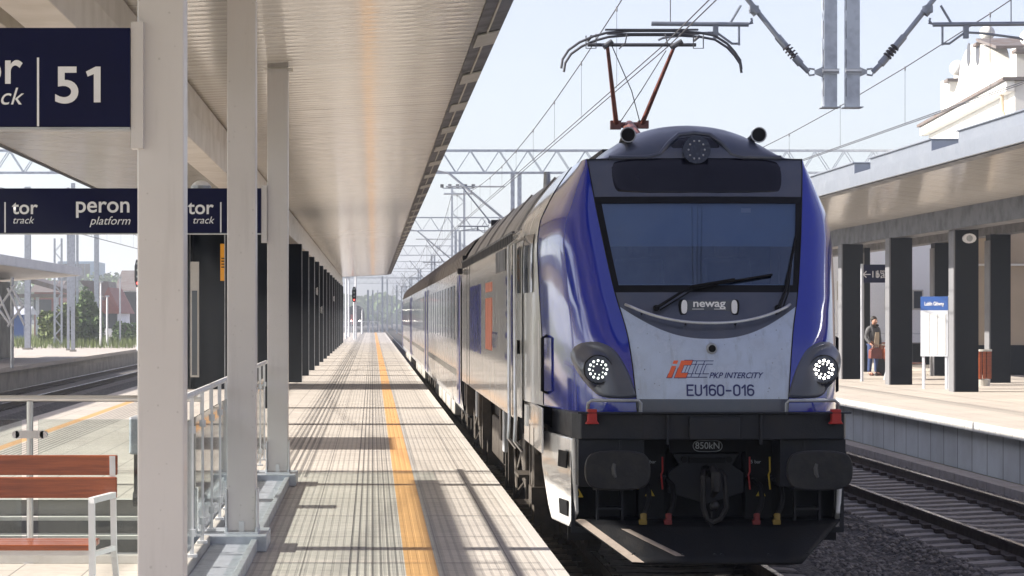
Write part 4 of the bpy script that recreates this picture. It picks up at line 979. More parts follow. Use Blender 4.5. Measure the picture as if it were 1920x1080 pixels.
# bench
be = thing('bench', 'red brown wooden bench with white steel frame by the glass guard', 'bench', (0, 14.0, 0))
bx0, bx1 = -3.3, PX(220, 14.05)
for z0_, z1_, dy in ((.70, .825, .02), (.835, .955, .05)):
    b = MB(); b.box(bx0, bx1, dy, dy+.035, z0_, z1_); b.build('back_slat', 'bench_wood', be, bevel=.008)
for i in range(4):
    b = MB(); b.box(bx0, bx1-.10, -.42+.11*i, -.33+.11*i, .43, .465); b.build('seat_slat', 'bench_wood', be, bevel=.006)
for x in (bx1-.12, bx0+.2):
    b = MB()
    b.tube([(x+.03, -.42, 0), (x+.02, -.40, .715)], .026, 4); b.tube([(x+.02, -.42, .72), (x+.10, .02, .72)], .024, 4); b.tube([(x+.09, .06, .95), (x+.10, .06, .35), (x+.12, .20, 0)], .024, 4); b.tube([(x+.03, -.42, .41), (x+.10, .06, .40)], .02, 4)
    b.build('frame', 'bench_white', be)
b = MB(); b.box(bx0+.2, bx1-.12, -.30, -.26, .39, .425); b.build('stretcher', 'bench_white', be)
# dark clad building block with round column
lt = thing('lift_shaft', 'dark clad lift shaft with a pale framed glass door beyond the balustrade', 'lift shaft', (0, 0, 0))
b = MB(); b.box(-5.3, -4.56, 57, 62, 0, 4.38); b.box(-4.56, -2.5, 58.2, 62, 0, 4.30); b.build('wall', 'cladding_dark', lt)
b = MB(); b.cyl((-4.02, 57.65, 0), (-4.02, 57.65, 4.3), .40, n=28); b.build('round_column', 'cladding_dark', lt, smooth=True)
b = MB(); x0, x1 = PX(357, 56.9), PX(373, 56.9); b.box(x0, x1, 56.88, 56.99, .3, 3.1); dr = b.build('door', 'plate_light', lt); b = MB(); b.box(x0+.04, x1-.04, 56.86, 56.878, .35, 2.4); b.build('glass', 'coach_window', dr)
b = MB(); b.box(-4.535, -4.5, 58.1, 58.2, 0, 4.2); b.box(-3.05, -3.02, 58.1, 58.2, 0, 4.2); b.build('edge_trim', 'steel_dull', lt)
os_ = thing('orange_sign', 'narrow orange timetable board on the dark wall behind the white columns', 'board', (0, 57.1, 0))
b = MB(); b.box(PX(415, 57.5), PX(436, 57.5), 0, .06, PZ(527, 57.5), PZ(458, 57.5)); b.build('panel', 'orange_sign', os_)
b = MB()
for i in range(4): b.box(PX(417, 57.5), PX(426, 57.5), -.006, -.001, PZ(486+i*5.5, 57.5), PZ(484+i*5.5, 57.5))
b.build('printed_lines', 'rubber', os_)
cam_ = thing('dome_camera', 'white dome camera on top of the peron 2 sign', 'camera', (PX(377, 25), 25.0, 0)); b = MB(); b.ball((0, 0, PZ(352, 25)), .105, 16, .75); b.build('housing', 'sign_white', cam_, smooth=True); b = MB(); b.cyl((0, 0, PZ(352, 25)-.02), (0, 0, PZ(352, 25)+.02), .11); b.build('collar', 'steel_dull', cam_)
# unseen panel and bar added off to the left to cast shadows across the platform
bn = thing('shadow_panel', 'unseen panel added below the left edge of the canopy to cast a shadow band', 'shadow caster', (0, 0, 0)); b = MB(); b.box(-6.15, -6.10, 31.4, 34.6, 2.5, 3.55); b.build('sheet', 'fascia_white', bn)
b = MB(); b.box(-6.14, -6.11, 31.5, 31.6, 3.55, 4.62); b.box(-6.14, -6.11, 34.4, 34.5, 3.55, 4.62); b.build('shadow_panel_rope', 'steel_dull', bn)
ct = thing('shadow_bar', 'unseen galvanised bar added under the left edge of the canopy to cast a shadow strip', 'shadow casting bar', (0, 0, 0)); b = MB(); b.box(-6.1, -5.9, 12, 25.6, 3.62, 3.68); b.build('long_bar', 'galvanised', ct); b = MB()
for y in (12.2, 16.6, 21, 25.4): b.box(-6.02, -5.98, y, y+.04, 3.68, 4.62)
b.build('shadow_bar_hanger', 'galvanised', ct)
tc = thing('trolley', 'small grey maintenance trolley behind the nearest white column', 'trolley', (PX(258, 22), 22, 0))
b = MB(); b.box(-.06, .35, -.2, .2, .5, .85); b.build('box', 'galvanised', tc, bevel=.02); b = MB(); b.box(-.02, .02, -.15, .15, .12, .5); b.cyl((-.03, -.1, .08), (.03, -.1, .08), .07); b.box(.28, .32, -.15, .15, .0, .5); b.build('leg', 'frame_grey', tc)

# ------------------------------------------------------------------ right canopy and station
rc = thing('station_canopy', 'grey edged canopy on dark columns above the platform on the right', 'canopy', (0, 0, 0))
b = MB(); b.grid(lambda u, v: (lerp(10.75, 13.45, u), lerp(-5, 110, v), 4.58-.30*u), 1, 1); b.build('soffit', 'soffit_panels', rc, recalc=False)
b = MB(); b.grid(lambda u, v: (lerp(13.95, 19.0, u), lerp(-5, 96, v), 4.28+.12*u), 1, 1); b.build('soffit', 'soffit_panels', rc, recalc=False)
b = MB(); b.box(13.45, 13.95, -5, 110, 3.80, 4.30); b.box(16.6, 17.0, -5, 96, 3.95, 4.34); b.build('main_beam', 'fascia_grey', rc, bevel=.01)
b = MB(); b.prism([(10.62, 4.60), (10.76, 4.57), (10.76, 4.66), (10.62, 4.66)], lambda x, z: (x, -5, z), lambda x, z: (x, 110, z)); b.build('edge_gutter', 'fascia_grey', rc)
b = MB(); b.prism([(10.55, 4.62), (10.615, 4.62), (10.615, 4.86), (19, 4.86), (19, 4.90), (10.55, 4.90)], lambda x, z: (x, -5, z), lambda x, z: (x, 110, z)); b.build('fascia', 'fascia_pale', rc)
for y0, y1, x0, x1 in ((52, 58, 10.68, 14.5), (45, 50.5, 10.72, 14.2), (38.2, 43, 10.74, 13.6)):
    b = MB(); b.box(x0, x1, y0, y1, 4.902, 5.16); b.box(x0-.05, x1, y0-.05, y1+.05, 5.162, 5.19); b.build('roof_box', 'fascia_pale', rc, bevel=.005)
for (x, y, hw) in ((13.55, 66.4, .285), (13.7, 61.0, .28), (13.95, 55.3, .275), (16.75, 62.8, .27), (13.45, 72, .28), (16.99, 70, .27), (15.77, 75, .09), (16.8, 54, .28)):
    b = MB(); b.box(x-hw, x+hw, y-.25, y+.25, 0, 3.81 if x < 15 else 3.96); c = b.build('column', 'cladding_dark', rc, bevel=.006); c['label'] = 'column clad in dark sheet metal'
    b = MB(); b.box(x-hw-.035, x-hw-.001, y-.24, y+.24, 0, 3.8); b.build('edge_trim', 'edge_grey', c)
sp = thing('loudspeaker', 'round white loudspeaker near the top of a dark column on the right platform', 'loudspeaker', (PX(1817, 55), 55.03, PZ(447, 55)))
b = MB(); b.prism([(.16*math.cos(i*.393)*1.0, .115*math.sin(i*.393)) for i in range(16)], lambda x, z: (x, -.08, z), lambda x, z: (x, .0, z)); b.build('housing', 'sign_white', sp, smooth=True); b = MB(); b.cyl((0, -.085, 0), (0, -.081, 0), .075, n=20); b.build('grille', 'steel_dull', sp)
# platform sign 1b
ps = thing('platform_sign', 'dark blue sign with arrow and numbers 2, 3 hung between dark columns on the right', 'sign', (0, 64.0, 0))
b = MB(); q = [(PX(1618, 64), PZ(531, 64)), (PX(1673, 63), PZ(529, 63)), (PX(1673, 63), PZ(491, 63)), (PX(1618, 64), PZ(499, 64))]
x0, x1, z0_, z1_ = PX(1619, 64), PX(1674, 64), PZ(530, 64), PZ(496, 64)
b.box(x0, x1, 0, .08, z0_, z1_); b.build('panel', 'sign_navy', ps)
text('platform_text', '\u2190 1a', .30, lambda u, v: (x0+.27+u, -.005, z0_+.13+v), 'sign_white', ps); text('platform_text', '1b, 2, 3', .26, lambda u, v: (x1-.22+u, -.005, z0_+.14+v), 'sign_white', ps); text('platform_text', 'peron', .12, lambda u, v: (x0+.42+.03+u, -.005, z0_+.28+v), 'sign_white', ps, align='LEFT')
b = MB(); b.box(x0-.06, x0-.001, -.01, .09, 0, z1_+.02); b.build('post', 'fascia_white', ps)
# notice board
nb = thing('notice_board', 'white timetable board with blue station name header standing on the right platform', 'notice board', (PX(1727, 57.5), 57.5, 0), rz=R(-26))
wB = PX(1778, 57.5)-PX(1727, 57.5)
b = MB()
for x in (.03, wB-.08): b.box(x, x+.06, -.03, .03, 0, 2.25)
b.build('leg', 'fascia_white', nb)
zt_, zm, zb_ = PZ(556, 57.5), PZ(582, 57.5), PZ(668, 57.5)
b = MB(); b.box(0, wB, -.06, .06, zm+.002, zt_); b.build('header', 'box_blue', nb); b = MB(); b.box(0, wB, -.06, .06, zb_, zm); pb = b.build('panel', 'fascia_white', nb)
text('station_name', 'Lublin G\u0142\u00f3wny', .13, lambda u, v: (wB/2+u, -.066, zm+.12+v), 'sign_white', nb, sx=.62, bold=.002)
for i in range(3):
    b = MB(); b.box(.05+i*(wB-.08)/3, .05+(i+.86)*(wB-.08)/3, -.068, -.0605, zb_+.06, zm-.08); b.build('timetable_sheet', 'paper', pb)
b = MB(); b.box(wB+.002, wB+.09, -.05, .05, 0, zt_+.02); b.build('side_post', 'fascia_white', nb)
# red slatted benches and bins
def slat_bin(x, y, label, grp='red slatted bins on the right platform'):
    t = thing('litter_bin', label, 'bin', (x, y, 0), group=grp); b = MB()
    for i in range(12):
        a = i*.5236; b.box(.19*math.cos(a)-.035, .19*math.cos(a)+.035, .19*math.sin(a)-.035, .19*math.sin(a)+.035, .18, .88)
    b.build('slat', 'bench_wood', t); b = MB(); b.cyl((0, 0, .88), (0, 0, .93), .24, n=20); b.cyl((0, 0, 0), (0, 0, .16), .18, .2, n=20); b.build('rim', 'plate_light', t)
slat_bin(PX(1842, 60), 60, 'red brown slatted bin between the two rightmost dark columns')
slat_bin(PX(1661, 72), 72, 'red brown slatted bin just behind the man with the bag')
def small_bench(x, y, rz, label):
    t = thing('bench', label, 'bench', (x, y, 0), rz=rz); b = MB()
    for i in range(3): b.box(-.9, .9, -.2+i*.14, -.09+i*.14, .44, .47)
    b.build('seat', 'bench_wood', t); b = MB(); b.box(-.9, .9, .25, .28, .6, .72); b.box(-.9, .9, .27, .30, .76, .88); b.build('backrest', 'bench_wood', t); b = MB()
    for x_ in (-.85, .85): b.tube([(x_, -.2, 0), (x_, -.2, .43), (x_, .22, .43), (x_, .28, .9)], .022, 4); b.tube([(x_, .22, .43), (x_, .32, 0)], .022, 4)
    b.build('frame', 'fascia_white', t)
small_bench(PX(1700, 66), 66, R(55), 'wooden bench partly hidden behind the white notice board')
small_bench(PX(1668, 78), 80, R(10), 'wooden bench farther off behind the man with the bag')
# wall with windows behind the right platform
wl = thing('station_annex', 'plain pale grey building with small windows behind the right platform', 'building', (0, 0, 0))
b = MB(); b.box(16.2, 26, 98, 110, -.02, 4.9); b.build('wall', 'plaster_grey', wl); b = MB(); b.box(16.1, 26.1, 97.9, 110, 4.902, 5.05); b.build('roof', 'fascia_grey', wl)
for px0, px1, py0, py1 in ((1662, 1671, 545, 580), (1713, 1728, 546, 578), (1572, 1583, 530, 560)):
    b = MB(); b.box(PX(px0, 98)-.06, PX(px1, 98)+.06, 97.95, 97.999, PZ(py1, 98)-.06, PZ(py0, 98)+.06); wi = b.build('window', 'plate_light', wl); b = MB(); b.box(PX(px0, 98), PX(px1, 98), 97.93, 97.949, PZ(py1, 98), PZ(py0, 98)); b.build('pane', 'window_dark', wi)
fr = thing('railing', 'low white railing in front of the pale grey building', 'railing', (0, 94, 0)); b = MB()
for z in (.5, 1.05): b.box(17.5, 23, -.02, .02, z, z+.05)
for i in range(9): b.box(17.5+i*.68, 17.54+i*.68, -.02, .02, 0, 1.1)
b.build('rail', 'fascia_white', fr)
kb = thing('kerb_planter', 'long low dark planter on the right platform near the pale building', 'planter', (0, 86, 0)); b = MB(); b.box(19.8, 23.5, 0, .5, 0, .75); b.build('tub', 'cladding_dark', kb, bevel=.02); b=MB(); b.box(19.75, 23.55, -.05, .55, .751, .80); b.build('rim', 'fascia_grey', kb)
# baroque gabled station building
D_a, D_b = 93.0, 75.0
A = Vector((PX(1745, D_a), D_a)); Bv = Vector((PX(1905, D_b), D_b)); dw = (Bv-A).normalized(); nw = Vector((dw.y, -dw.x))   # outward (to the track) normal
if nw.x > 0: nw = -nw
def wallpt(px, py):
    """point of the facade plane that a sight line through the photo hits: (distance along wall, height)"""
    k = (px-698)/F; t = (A.y*k-A.x)/(dw.x-dw.y*k); Y = A.y+dw.y*t; return t, EYE+(592-py)*Y/F
def W3(t, z, o=0): return (A.x+dw.x*t+nw.x*o, A.y+dw.y*t+nw.y*o, z)
gb = thing('station_building', 'white baroque station building with curved gable and stone balls above the right canopy', 'building', (0, 0, 0))
tL, tR = wallpt(1748, 228)[0], wallpt(1905, 150)[0]; gz = wallpt(1825, 190)[1]
b = MB(); b.prism([(tL, 0), (tR, 0), (tR, gz-1.2), (tL, gz-1.2)], lambda t, z: W3(t, z, 0), lambda t, z: W3(t, z, -14)); b.build('wall', 'plaster_white', gb)
b = MB(); b.prism([(tL-.3, gz-1.2), (tR+.25, gz-1.2), (tR+.25, gz-.1), (tL-.3, gz-.1)], lambda t, z: W3(t, z, .10), lambda t, z: W3(t, z, -14.2)); b.prism([(tL-.6, gz-.45), (tR+.4, gz-.45), (tR+.4, gz-.1), (tL-.6, gz-.1)], lambda t, z: W3(t, z, .40), lambda t, z: W3(t, z, .101)); b.build('cornice', 'plaster_white', gb, bevel=.03)
b = MB(); b.prism([(tL-.7, gz-.098), (tR+.5, gz-.098), (tR+.5, gz+.0), (tL-.7, gz+.0)], lambda t, z: W3(t, z, .5), lambda t, z: W3(t, z, -14.3)); b.build('gutter', 'roof_brown', gb)
gp = [(1762, 226), (1762, 152), (1768, 150), (1789, 150), (1790, 165), (1793, 172), (1786, 182), (1780, 190), (1776, 196), (1782, 196)]
out = [(1762, 222), (1762, 153), (1772, 150), (1779, 150), (1778, 172), (1781, 180), (1788, 172), (1793, 158), (1796, 140), (1799, 118), (1808, 95), (1818, 84), (1830, 80), (1846, 90), (1849, 100), (1851, 116), (1858, 128), (1867, 134), (1876, 131), (1880, 122), (1884, 130), (1890, 126), (1892, 104), (1893, 92), (1903, 90), (1903, 160)]
pts = [wallpt(*p) for p in out]; pts = [(t, max(z, gz+.0) if i not in (0, len(out)-1) else gz+.0) for i, (t, z) in enumerate(pts)]
b = MB(); b.prism(pts, lambda t, z: W3(t, z, -.05), lambda t, z: W3(t, z, -.75)); b.build('gable', 'plaster_white', gb)
for ox, (px, py, r) in enumerate(((1778, 128, 15), (1832, 62, 14), (1907, 71, 15.5))):
    t, z = wallpt(px, py); Y = A.y+dw.y*t; rr = r*Y/F; c = W3(t, z, -.35)
    b = MB(); b.ball(c, rr, 24); b.cyl((c[0], c[1], c[2]-rr*1.4), (c[0], c[1], c[2]-rr*.8), rr*.55, rr*.4, 16); b.build('stone_ball', 'plaster_white', gb, smooth=True)
    b = MB(); zc = z-rr*1.4; b.prism([(t-rr*1.5, zc-.10), (t+rr*1.5, zc-.10), (t+rr*1.5, zc), (t-rr*1.5, zc)], lambda a, h: W3(a, h, .1), lambda a, h: W3(a, h, -.9)); b.build('coping', 'roof_brown', gb)
t, z = wallpt(1862, 75); b = MB(); tt0, tt1 = wallpt(1838, 75)[0], wallpt(1876, 80)[0]
b.prism([(tt0, z+.35), (tt1, z-.35), (tt1, z-.45), (tt0, z+.25)], lambda a, h: W3(a, h, .15), lambda a, h: W3(a, h, -1.2)); tt0, tt1 = wallpt(1800, 110)[0], wallpt(1816, 80)[0]; b.build('gable_coping', 'roof_brown', gb)
for (px, py) in ((1814, 92), (1831, 90)):
    t, z = wallpt(px, py); b = MB(); b.prism([(t+.42*math.cos(i*.52), z-.2+.42*math.sin(i*.52)) for i in range(12)], lambda a, h: W3(a, h, -.03), lambda a, h: W3(a, h, -.06)); b.build('oval_opening', 'fascia_grey', gb)
b = MB(); t = tR-.9; b.tube([W3(t, gz-.2, .3), W3(t, gz-1.0, .25), W3(t+.35, gz-1.5, .12), W3(t+.35, 4.9, .12)], .06, 8); b.build('downpipe', 'plaster_beige', gb)
for zc in (2.4,):
    for t in (4, 8, 12, 16):
        b = MB(); b.prism([(t-.6, 1.0), (t+.6, 1.0), (t+.6, 3.2), (t-.6, 3.2)], lambda a, h: W3(a, h, .02), lambda a, h: W3(a, h, .05)); b.build('window', 'window_dark', gb)
b = MB(); b.prism([(tR+.5, 0), (tR+1.5, 0), (tR+1.5, 6.4), (tR+.5, 6.4)], lambda a, h: W3(a, h, -.6), lambda a, h: W3(a, h, -15)); b.build('front_wall', 'plaster_beige', gb)
ww = thing('low_station_wing', 'beige rendered station wing beneath the right canopy', 'building', (0, 0, 0))
b = MB(); b.box(18.2, 21.5, 71, 74.5, 0, 4.4); b.build('wall', 'plaster_beige', ww); b = MB(); b.box(18.19, 21.5, 70.96, 70.998, 0, .9); b.build('plinth', 'cladding_dark', ww); b = MB(); b.box(18.24, 21.5, 70.9, 70.998, 3.3, 3.36); b.build('moulding', 'plaster_white', ww)
# rusty roof beyond
rr_ = thing('depot_building', 'low building with rusty brown roof and a white chimney behind the right canopy', 'building', (0, 0, 0)); b = MB(); b.prism([(21.5, 4), (28, 4), (28, 7.7), (21.8, 7.7)], lambda x, z: (x, 124, z), lambda x, z: (x, 134, z-.4)); b.build('covering', 'roof_brown', rr_); b = MB(); b.box(24.3, 24.9, 123.5, 124, 5.5, 7.9); b.build('chimney', 'plaster_white', rr_)

# ------------------------------------------------------------------ person on the right platform
def skin(name, chains, m, parent, sub=2):
    vs = []; es = []; rs = []; idx = {}
    for ch in chains:
        prev = None
        for p in ch:
            key = tuple(round(c, 4) for c in p[:3])
            if key not in idx: idx[key] = len(vs); vs.append(p[:3]); rs.append(p[3])
            if prev is not None and prev != idx[key]: es.append((prev, idx[key]))
            prev = idx[key]
    me = bpy.data.meshes.new(name); me.from_pydata(vs, es, []); me.materials.append(M[m]); o = bpy.data.objects.new(name, me); C.objects.link(o); o.parent = parent
    md = o.modifiers.new('k', 'SKIN'); md.use_smooth_shade = True
    for i, v in enumerate(me.skin_vertices[0].data): v.radius = (rs[i], rs[i]*.9) if isinstance(rs[i], float) else rs[i]; v.use_root = (i == 0)
    md = o.modifiers.new('s', 'SUBSURF'); md.levels = sub; md.render_levels = sub
    return o
PD = 70.0
pe = thing('person', 'man in a grey jacket and jeans holding a brown bag beside the tall sign post', 'person', (PX(1637, PD), PD, 0), rz=R(28))
skin('body', [[(0, 0, .95, .12), (0, 0, 1.1, .14), (0, -.02, 1.3, .16), (0, -.01, 1.42, .12), (0, -.02, 1.49, .055), (0, -.05, 1.56, .06), (0, -.055, 1.63, .088), (0, -.045, 1.70, .082)],
              [(0, 0, .95, .12), (-.10, 0, .86, .09), (-.12, -.01, .50, .062), (-.13, .02, .10, .045), (-.13, -.14, .05, .04)],
              [(0, 0, .95, .12), (.10, 0, .86, .09), (.12, -.01, .50, .062), (.13, .02, .10, .045), (.14, -.14, .05, .04)],
              [(0, -.01, 1.42, .12), (-.19, 0, 1.38, .06), (-.25, .02, 1.13, .045), (-.20, -.14, .95, .035), (-.17, -.20, .90, .028)],
              [(0, -.01, 1.42, .12), (.19, 0, 1.38, .06), (.25, .02, 1.12, .045), (.19, -.12, .90, .035), (.17, -.17, .84, .028)]], 'skin', pe)
skin('jacket', [[(0, 0, .93, .16), (0, 0, 1.1, .165), (0, -.02, 1.3, .185), (0, -.01, 1.43, .13)],
                [(0, -.01, 1.43, .13), (-.20, 0, 1.39, .078), (-.26, .02, 1.13, .06), (-.205, -.13, .96, .048)], [(0, -.01, 1.43, .13), (.20, 0, 1.39, .078), (.26, .02, 1.12, .06), (.195, -.11, .92, .048)]], 'jacket_grey', pe)
skin('trousers', [[(0, 0, .98, .135), (-.10, 0, .86, .105), (-.12, -.01, .50, .078), (-.13, .02, .09, .065)], [(0, 0, .98, .135), (.10, 0, .86, .105), (.12, -.01, .50, .078), (.13, .02, .09, .065)]], 'jeans', pe)
for s in (-1, 1):
    b = MB(); b.ball((s*.135, -.07, .045), .06, 10, .75); b.ball((s*.14, -.15, .04), .052, 10, .75); b.build('shoe', 'shoe_brown', pe, smooth=True)
    b = MB()
    for k in range(4): b.tube([(s*.17+.018*(k-1.5), -.18, .87), (s*.17+.018*(k-1.5), -.215, .83-.004*k), (s*.165+.018*(k-1.5), -.20, .79)], [.010, .009, .007], 6)
    b.tube([(s*.15, -.17, .88), (s*.13, -.20, .85), (s*.135, -.215, .82)], [.011, .010, .008], 6); b.build('fingers', 'skin', pe, smooth=True)
b = MB(); b.ball((0, -.03, 1.685), .100, 14, .98); b.build('hair', 'hair_dark', pe, smooth=True)
b = MB(); b.ball((0, -.075, 1.625), .084, 14, 1.15); b.tube([(0, -.155, 1.65), (0, -.178, 1.615), (0, -.155, 1.60)], [.010, .017, .008], 6); b.build('face', 'skin', pe, smooth=True)
b = MB(); b.ball((-.03, -.152, 1.65), .010, 8); b.ball((.03, -.152, 1.65), .010, 8); b.box(-.028, .028, -.160, -.150, 1.572, 1.580); b.build('eyes_and_mouth', 'hair_dark', pe)
b = MB(); b.tube([(-.10, -.10, 1.50), (0, -.14, 1.45), (.10, -.10, 1.50), (0, .08, 1.52), (-.10, -.10, 1.50)], .035, 8); b.build('scarf', 'hair_dark', pe, smooth=True)
b = MB(); b.add([(-.10, -.178, 1.05), (.08, -.178, 1.05), (.07, -.19, 1.30), (-.06, -.19, 1.30), (-.10, -.17, .85), (.08, -.17, .85)], [(0, 1, 2, 3), (4, 5, 1, 0)]); b.build('shirt', 'plaster_beige', pe, solid=.01)
hb_ = thing('handbag', 'brown leather bag held in front of the man on the right platform', 'bag', (PX(1641, PD-.3), PD-.3, .52), rz=R(28))
b = MB(); b.prism([(-.22, 0), (.22, 0), (.20, .26), (.10, .31), (-.10, .31), (-.20, .26)], lambda x, z: (x, -.07, z), lambda x, z: (x, .07, z)); b.build('body', 'bag_leather', hb_, bevel=.02); b = MB(); b.tube([(-.12, 0, .30), (-.08, 0, .40), (.08, 0, .40), (.12, 0, .30)], .010, 6); b.build('handle', 'bag_leather', hb_)
lg_ = thing('travel_bag', 'dark travel bag standing at the feet of the man with the bag', 'bag', (PX(1652, PD), PD+.1, 0)); b = MB(); b.prism([(-.16, 0), (.22, 0), (.10, .50), (-.10, .52)], lambda x, z: (x, -.1, z), lambda x, z: (x, .1, z)); b.build('body', 'frame_grey', lg_, bevel=.02); b = MB(); b.tube([(-.08, 0, .51), (0, 0, .60), (.07, 0, .5)], .012, 6); b.build('handle', 'rubber', lg_)

#@@PART4
# ------------------------------------------------------------------ overhead line
def truss(b, x0, x1, z0, z1, d=.45, r=.03, step=.54):
    for z in (z0, z1):
        for y in (-d/2, d/2): b.box(x0, x1, y-r, y+r, z-r, z+r)
    n = int((x1-x0)/step)
    for i in range(n):
        xa = x0+i*step; xb = xa+step; za, zb_ = (z0, z1) if i % 2 else (z1, z0)
        for y in (-d/2, d/2): b.cyl((xa, y, za), (xb, y, zb_), r*.7, n=4, caps=False)
        b.cyl((xa, -d/2, z1), (xb, d/2, z1), r*.5, n=4, caps=False)
        if i % 4 == 0: b.box(xa-r*.8, xa+r*.8, -d/2, d/2, z0-r*.5, z0+r*.5)
def gantry(y, label, near=False):
    g = thing('catenary_gantry', label, 'gantry', (0, y, 0), group='lattice gantries across the tracks')
    b = MB(); truss(b, -19, 24, 7.15, 7.98); b.build('lattice_beam', 'galvanised', g)
    for x in (-19.0, 24.0):
        b = MB(); b.box(x-.17, x+.17, -.17, .17, GZ, 8.1); b.build('mast', 'galvanised', g, bevel=.01)
    for x, s in ((5.26, -1), (5.52, 1), (-8.2, -1), (-7.95, 1)):
        zb_ = PZ(201, 27)
        if s < 0: b = MB(); b.box(x-.012, x-.005+.007, -.075, .075, zb_, 7.1)
        b = MB(); b.box(x-.075, x+.075, -.075, -.066, zb_, 7.1); b.box(x-.075, x+.075, .066, .075, zb_, 7.1); b.box(x-.004, x+.004, -.066, .066, zb_, 7.1); b.box(x-.075, x-.067, -.066, .066, zb_, 7.1)
        b.box(x-.11, x+.11, -.11, .11, zb_-.012, zb_); 
        hp = b.build('hanging_post', 'galvanised', g); b = MB()
        k = 0
        while zb_+.15+k*.33 < 7: b.box(x-.0765, x-.0755, -.05, -.02, zb_+.12+k*.33, zb_+.33+k*.33); k += 1
        b.build('slot', 'rubber', hp)
        # bracket arm leaning up and away with its insulator
        zc = PZ(135, 27)
        P = lambda a, h: (x+s*a, 0, zc+h)
        b = MB(); b.box(x-.095, x+.095, -.095, -.077, zc-.03, zc+.03); b.cyl((x-.09, -.09, zc), (x+.09, -.09, zc), .018); b.prism([(.075, -.06), (.075, .06), (.17, .02), (.17, -.02)], lambda a, h: (x+s*a, -.02, zc+h), lambda a, h: (x+s*a, .02, zc+h))
        b.tube([P(.17, .03), P(.23, .04), P(.25, 0), P(.23, -.04), P(.17, -.03)], .012, 6); b.build('clamp', 'steel_dull', g)
        b = MB(); b.cyl(P(.24, 0), P(.33, .09), .03); b.cyl(P(.33, .09), P(.40, .17), .045); b.cyl(P(.50, .29), P(.60, .41), .042); b.cyl(P(.60, .41), P(1.95, 2.1), .030); b.cyl(P(.83, .67), P(.89, .74), .055)
        b.box(min(x+s*.82, x+s*.92), max(x+s*.82, x+s*.92), -.05, .05, zc+.68, zc+.76)
        ar = b.build('bracket_arm', 'arm_steel', g, smooth=True); b = MB(); b.cyl(P(.39, .16), P(.51, .30), .025)
        for i in range(4): a0 = .405+.027*i; b.cyl(P(a0, .18+.0325*i), P(a0+.012, .195+.0325*i), .058, .05, 14)
        b.build('insulator', 'insulator_dark', ar)
        zr = PZ(46, 27)
        b = MB(); b.cyl(P(.93, zr-zc), P(2.05, zr-zc+.01), .026); b.cyl(P(1.15, zr-zc), P(1.02, zr-zc+.22), .014); b.tube([P(.90, .62), P(.89, .59), P(.93, zr-zc), P(.88, zr-zc+.02)], .014, 6)
        b.box(min(x+s*1.28, x+s*1.34), max(x+s*1.28, x+s*1.34), -.02, .02, zr-.16, zr); b.cyl(P(1.04, zr-zc-.24), P(1.04, zr-zc), .013); b.build('registration_tube', 'arm_steel', g)
        b = MB(); z_ = zr-zc; b.tube([P(1.03, z_-.22), P(1.12, z_-.22), P(1.30, z_-.09), P(1.5, z_-.10), P(1.92, z_-.155), P(1.97, z_-.18)], .014, 6); b.build('steady_arm', 'arm_steel', g)
        b = MB(); b.cyl(P(1.83, z_), P(1.83, 2.0), .006); b.build('dropper', 'copper_wire', g)
    return g
g0 = gantry(27.0, 'nearest lattice gantry whose two hanging posts show at the top of the view')
for i, (y, l) in enumerate(((88, 'second lattice gantry, crossing just above the roof of the train'), (148, 'third lattice gantry, behind the floodlight tower'), (208, 'fourth lattice gantry from the camera'), (268, 'fifth lattice gantry from the camera'), (328, 'sixth lattice gantry, far down the line'), (388, 'seventh and most distant lattice gantry'))):
    dup(g0, (0, y, 0), 0, l)
ZC = EYE+3.10                                     # contact wire
def wires(xc, label, zh=0, y0=-33, y1=448, st=.25, zadd=0, twin=.07):
    o = thing('overhead_wires', label, 'wires', (0, 0, 0), group='overhead wires along the tracks')
    sup = [27+60*i for i in range(-1, 8)]
    cw = MB(); me_ = MB(); dp = MB()
    for k in range(len(sup)-1):
        ya, yb_ = sup[k], sup[k+1]
        if ya > 420: break
        sa, sb_ = (st if k % 2 else -st), (-st if k % 2 else st)
        xw = lambda t: xc+lerp(sa, sb_, t)
        for o_ in (-twin/2, twin/2): cw.cyl((xw(0)+o_, ya, ZC+zadd), (xw(1)+o_, yb_, ZC+zadd), .0075, n=5, caps=False)
        mz = lambda t: ZC+zadd+1.35-3.0*t*(1-t)*1.1
        me_.tube([(xw(t/12), lerp(ya, yb_, t/12), mz(t/12)) for t in range(13)], .009, 5)
        for t in range(1, 12, 1):
            q = t/12; dp.cyl((xw(q), lerp(ya, yb_, q), ZC+zadd), (xw(q), lerp(ya, yb_, q), mz(q)), .0035, n=4, caps=False)
            dp.cyl((xw(q), lerp(ya, yb_, q), mz(q)-.05), (xw(q), lerp(ya, yb_, q), mz(q)+.02), .012, n=5)
    cw.build('contact_wire', 'copper_wire', o, recalc=False); me_.build('messenger_wire', 'copper_wire', o, recalc=False); dp.build('dropper', 'copper_wire', o, recalc=False)
wires(3.15, 'overhead wires above the locomotive', st=.22); wires(8.3, 'overhead wires above the empty track on the right', st=.15, zadd=-.08); wires(-10.8, 'overhead wires above the track by the left platform')
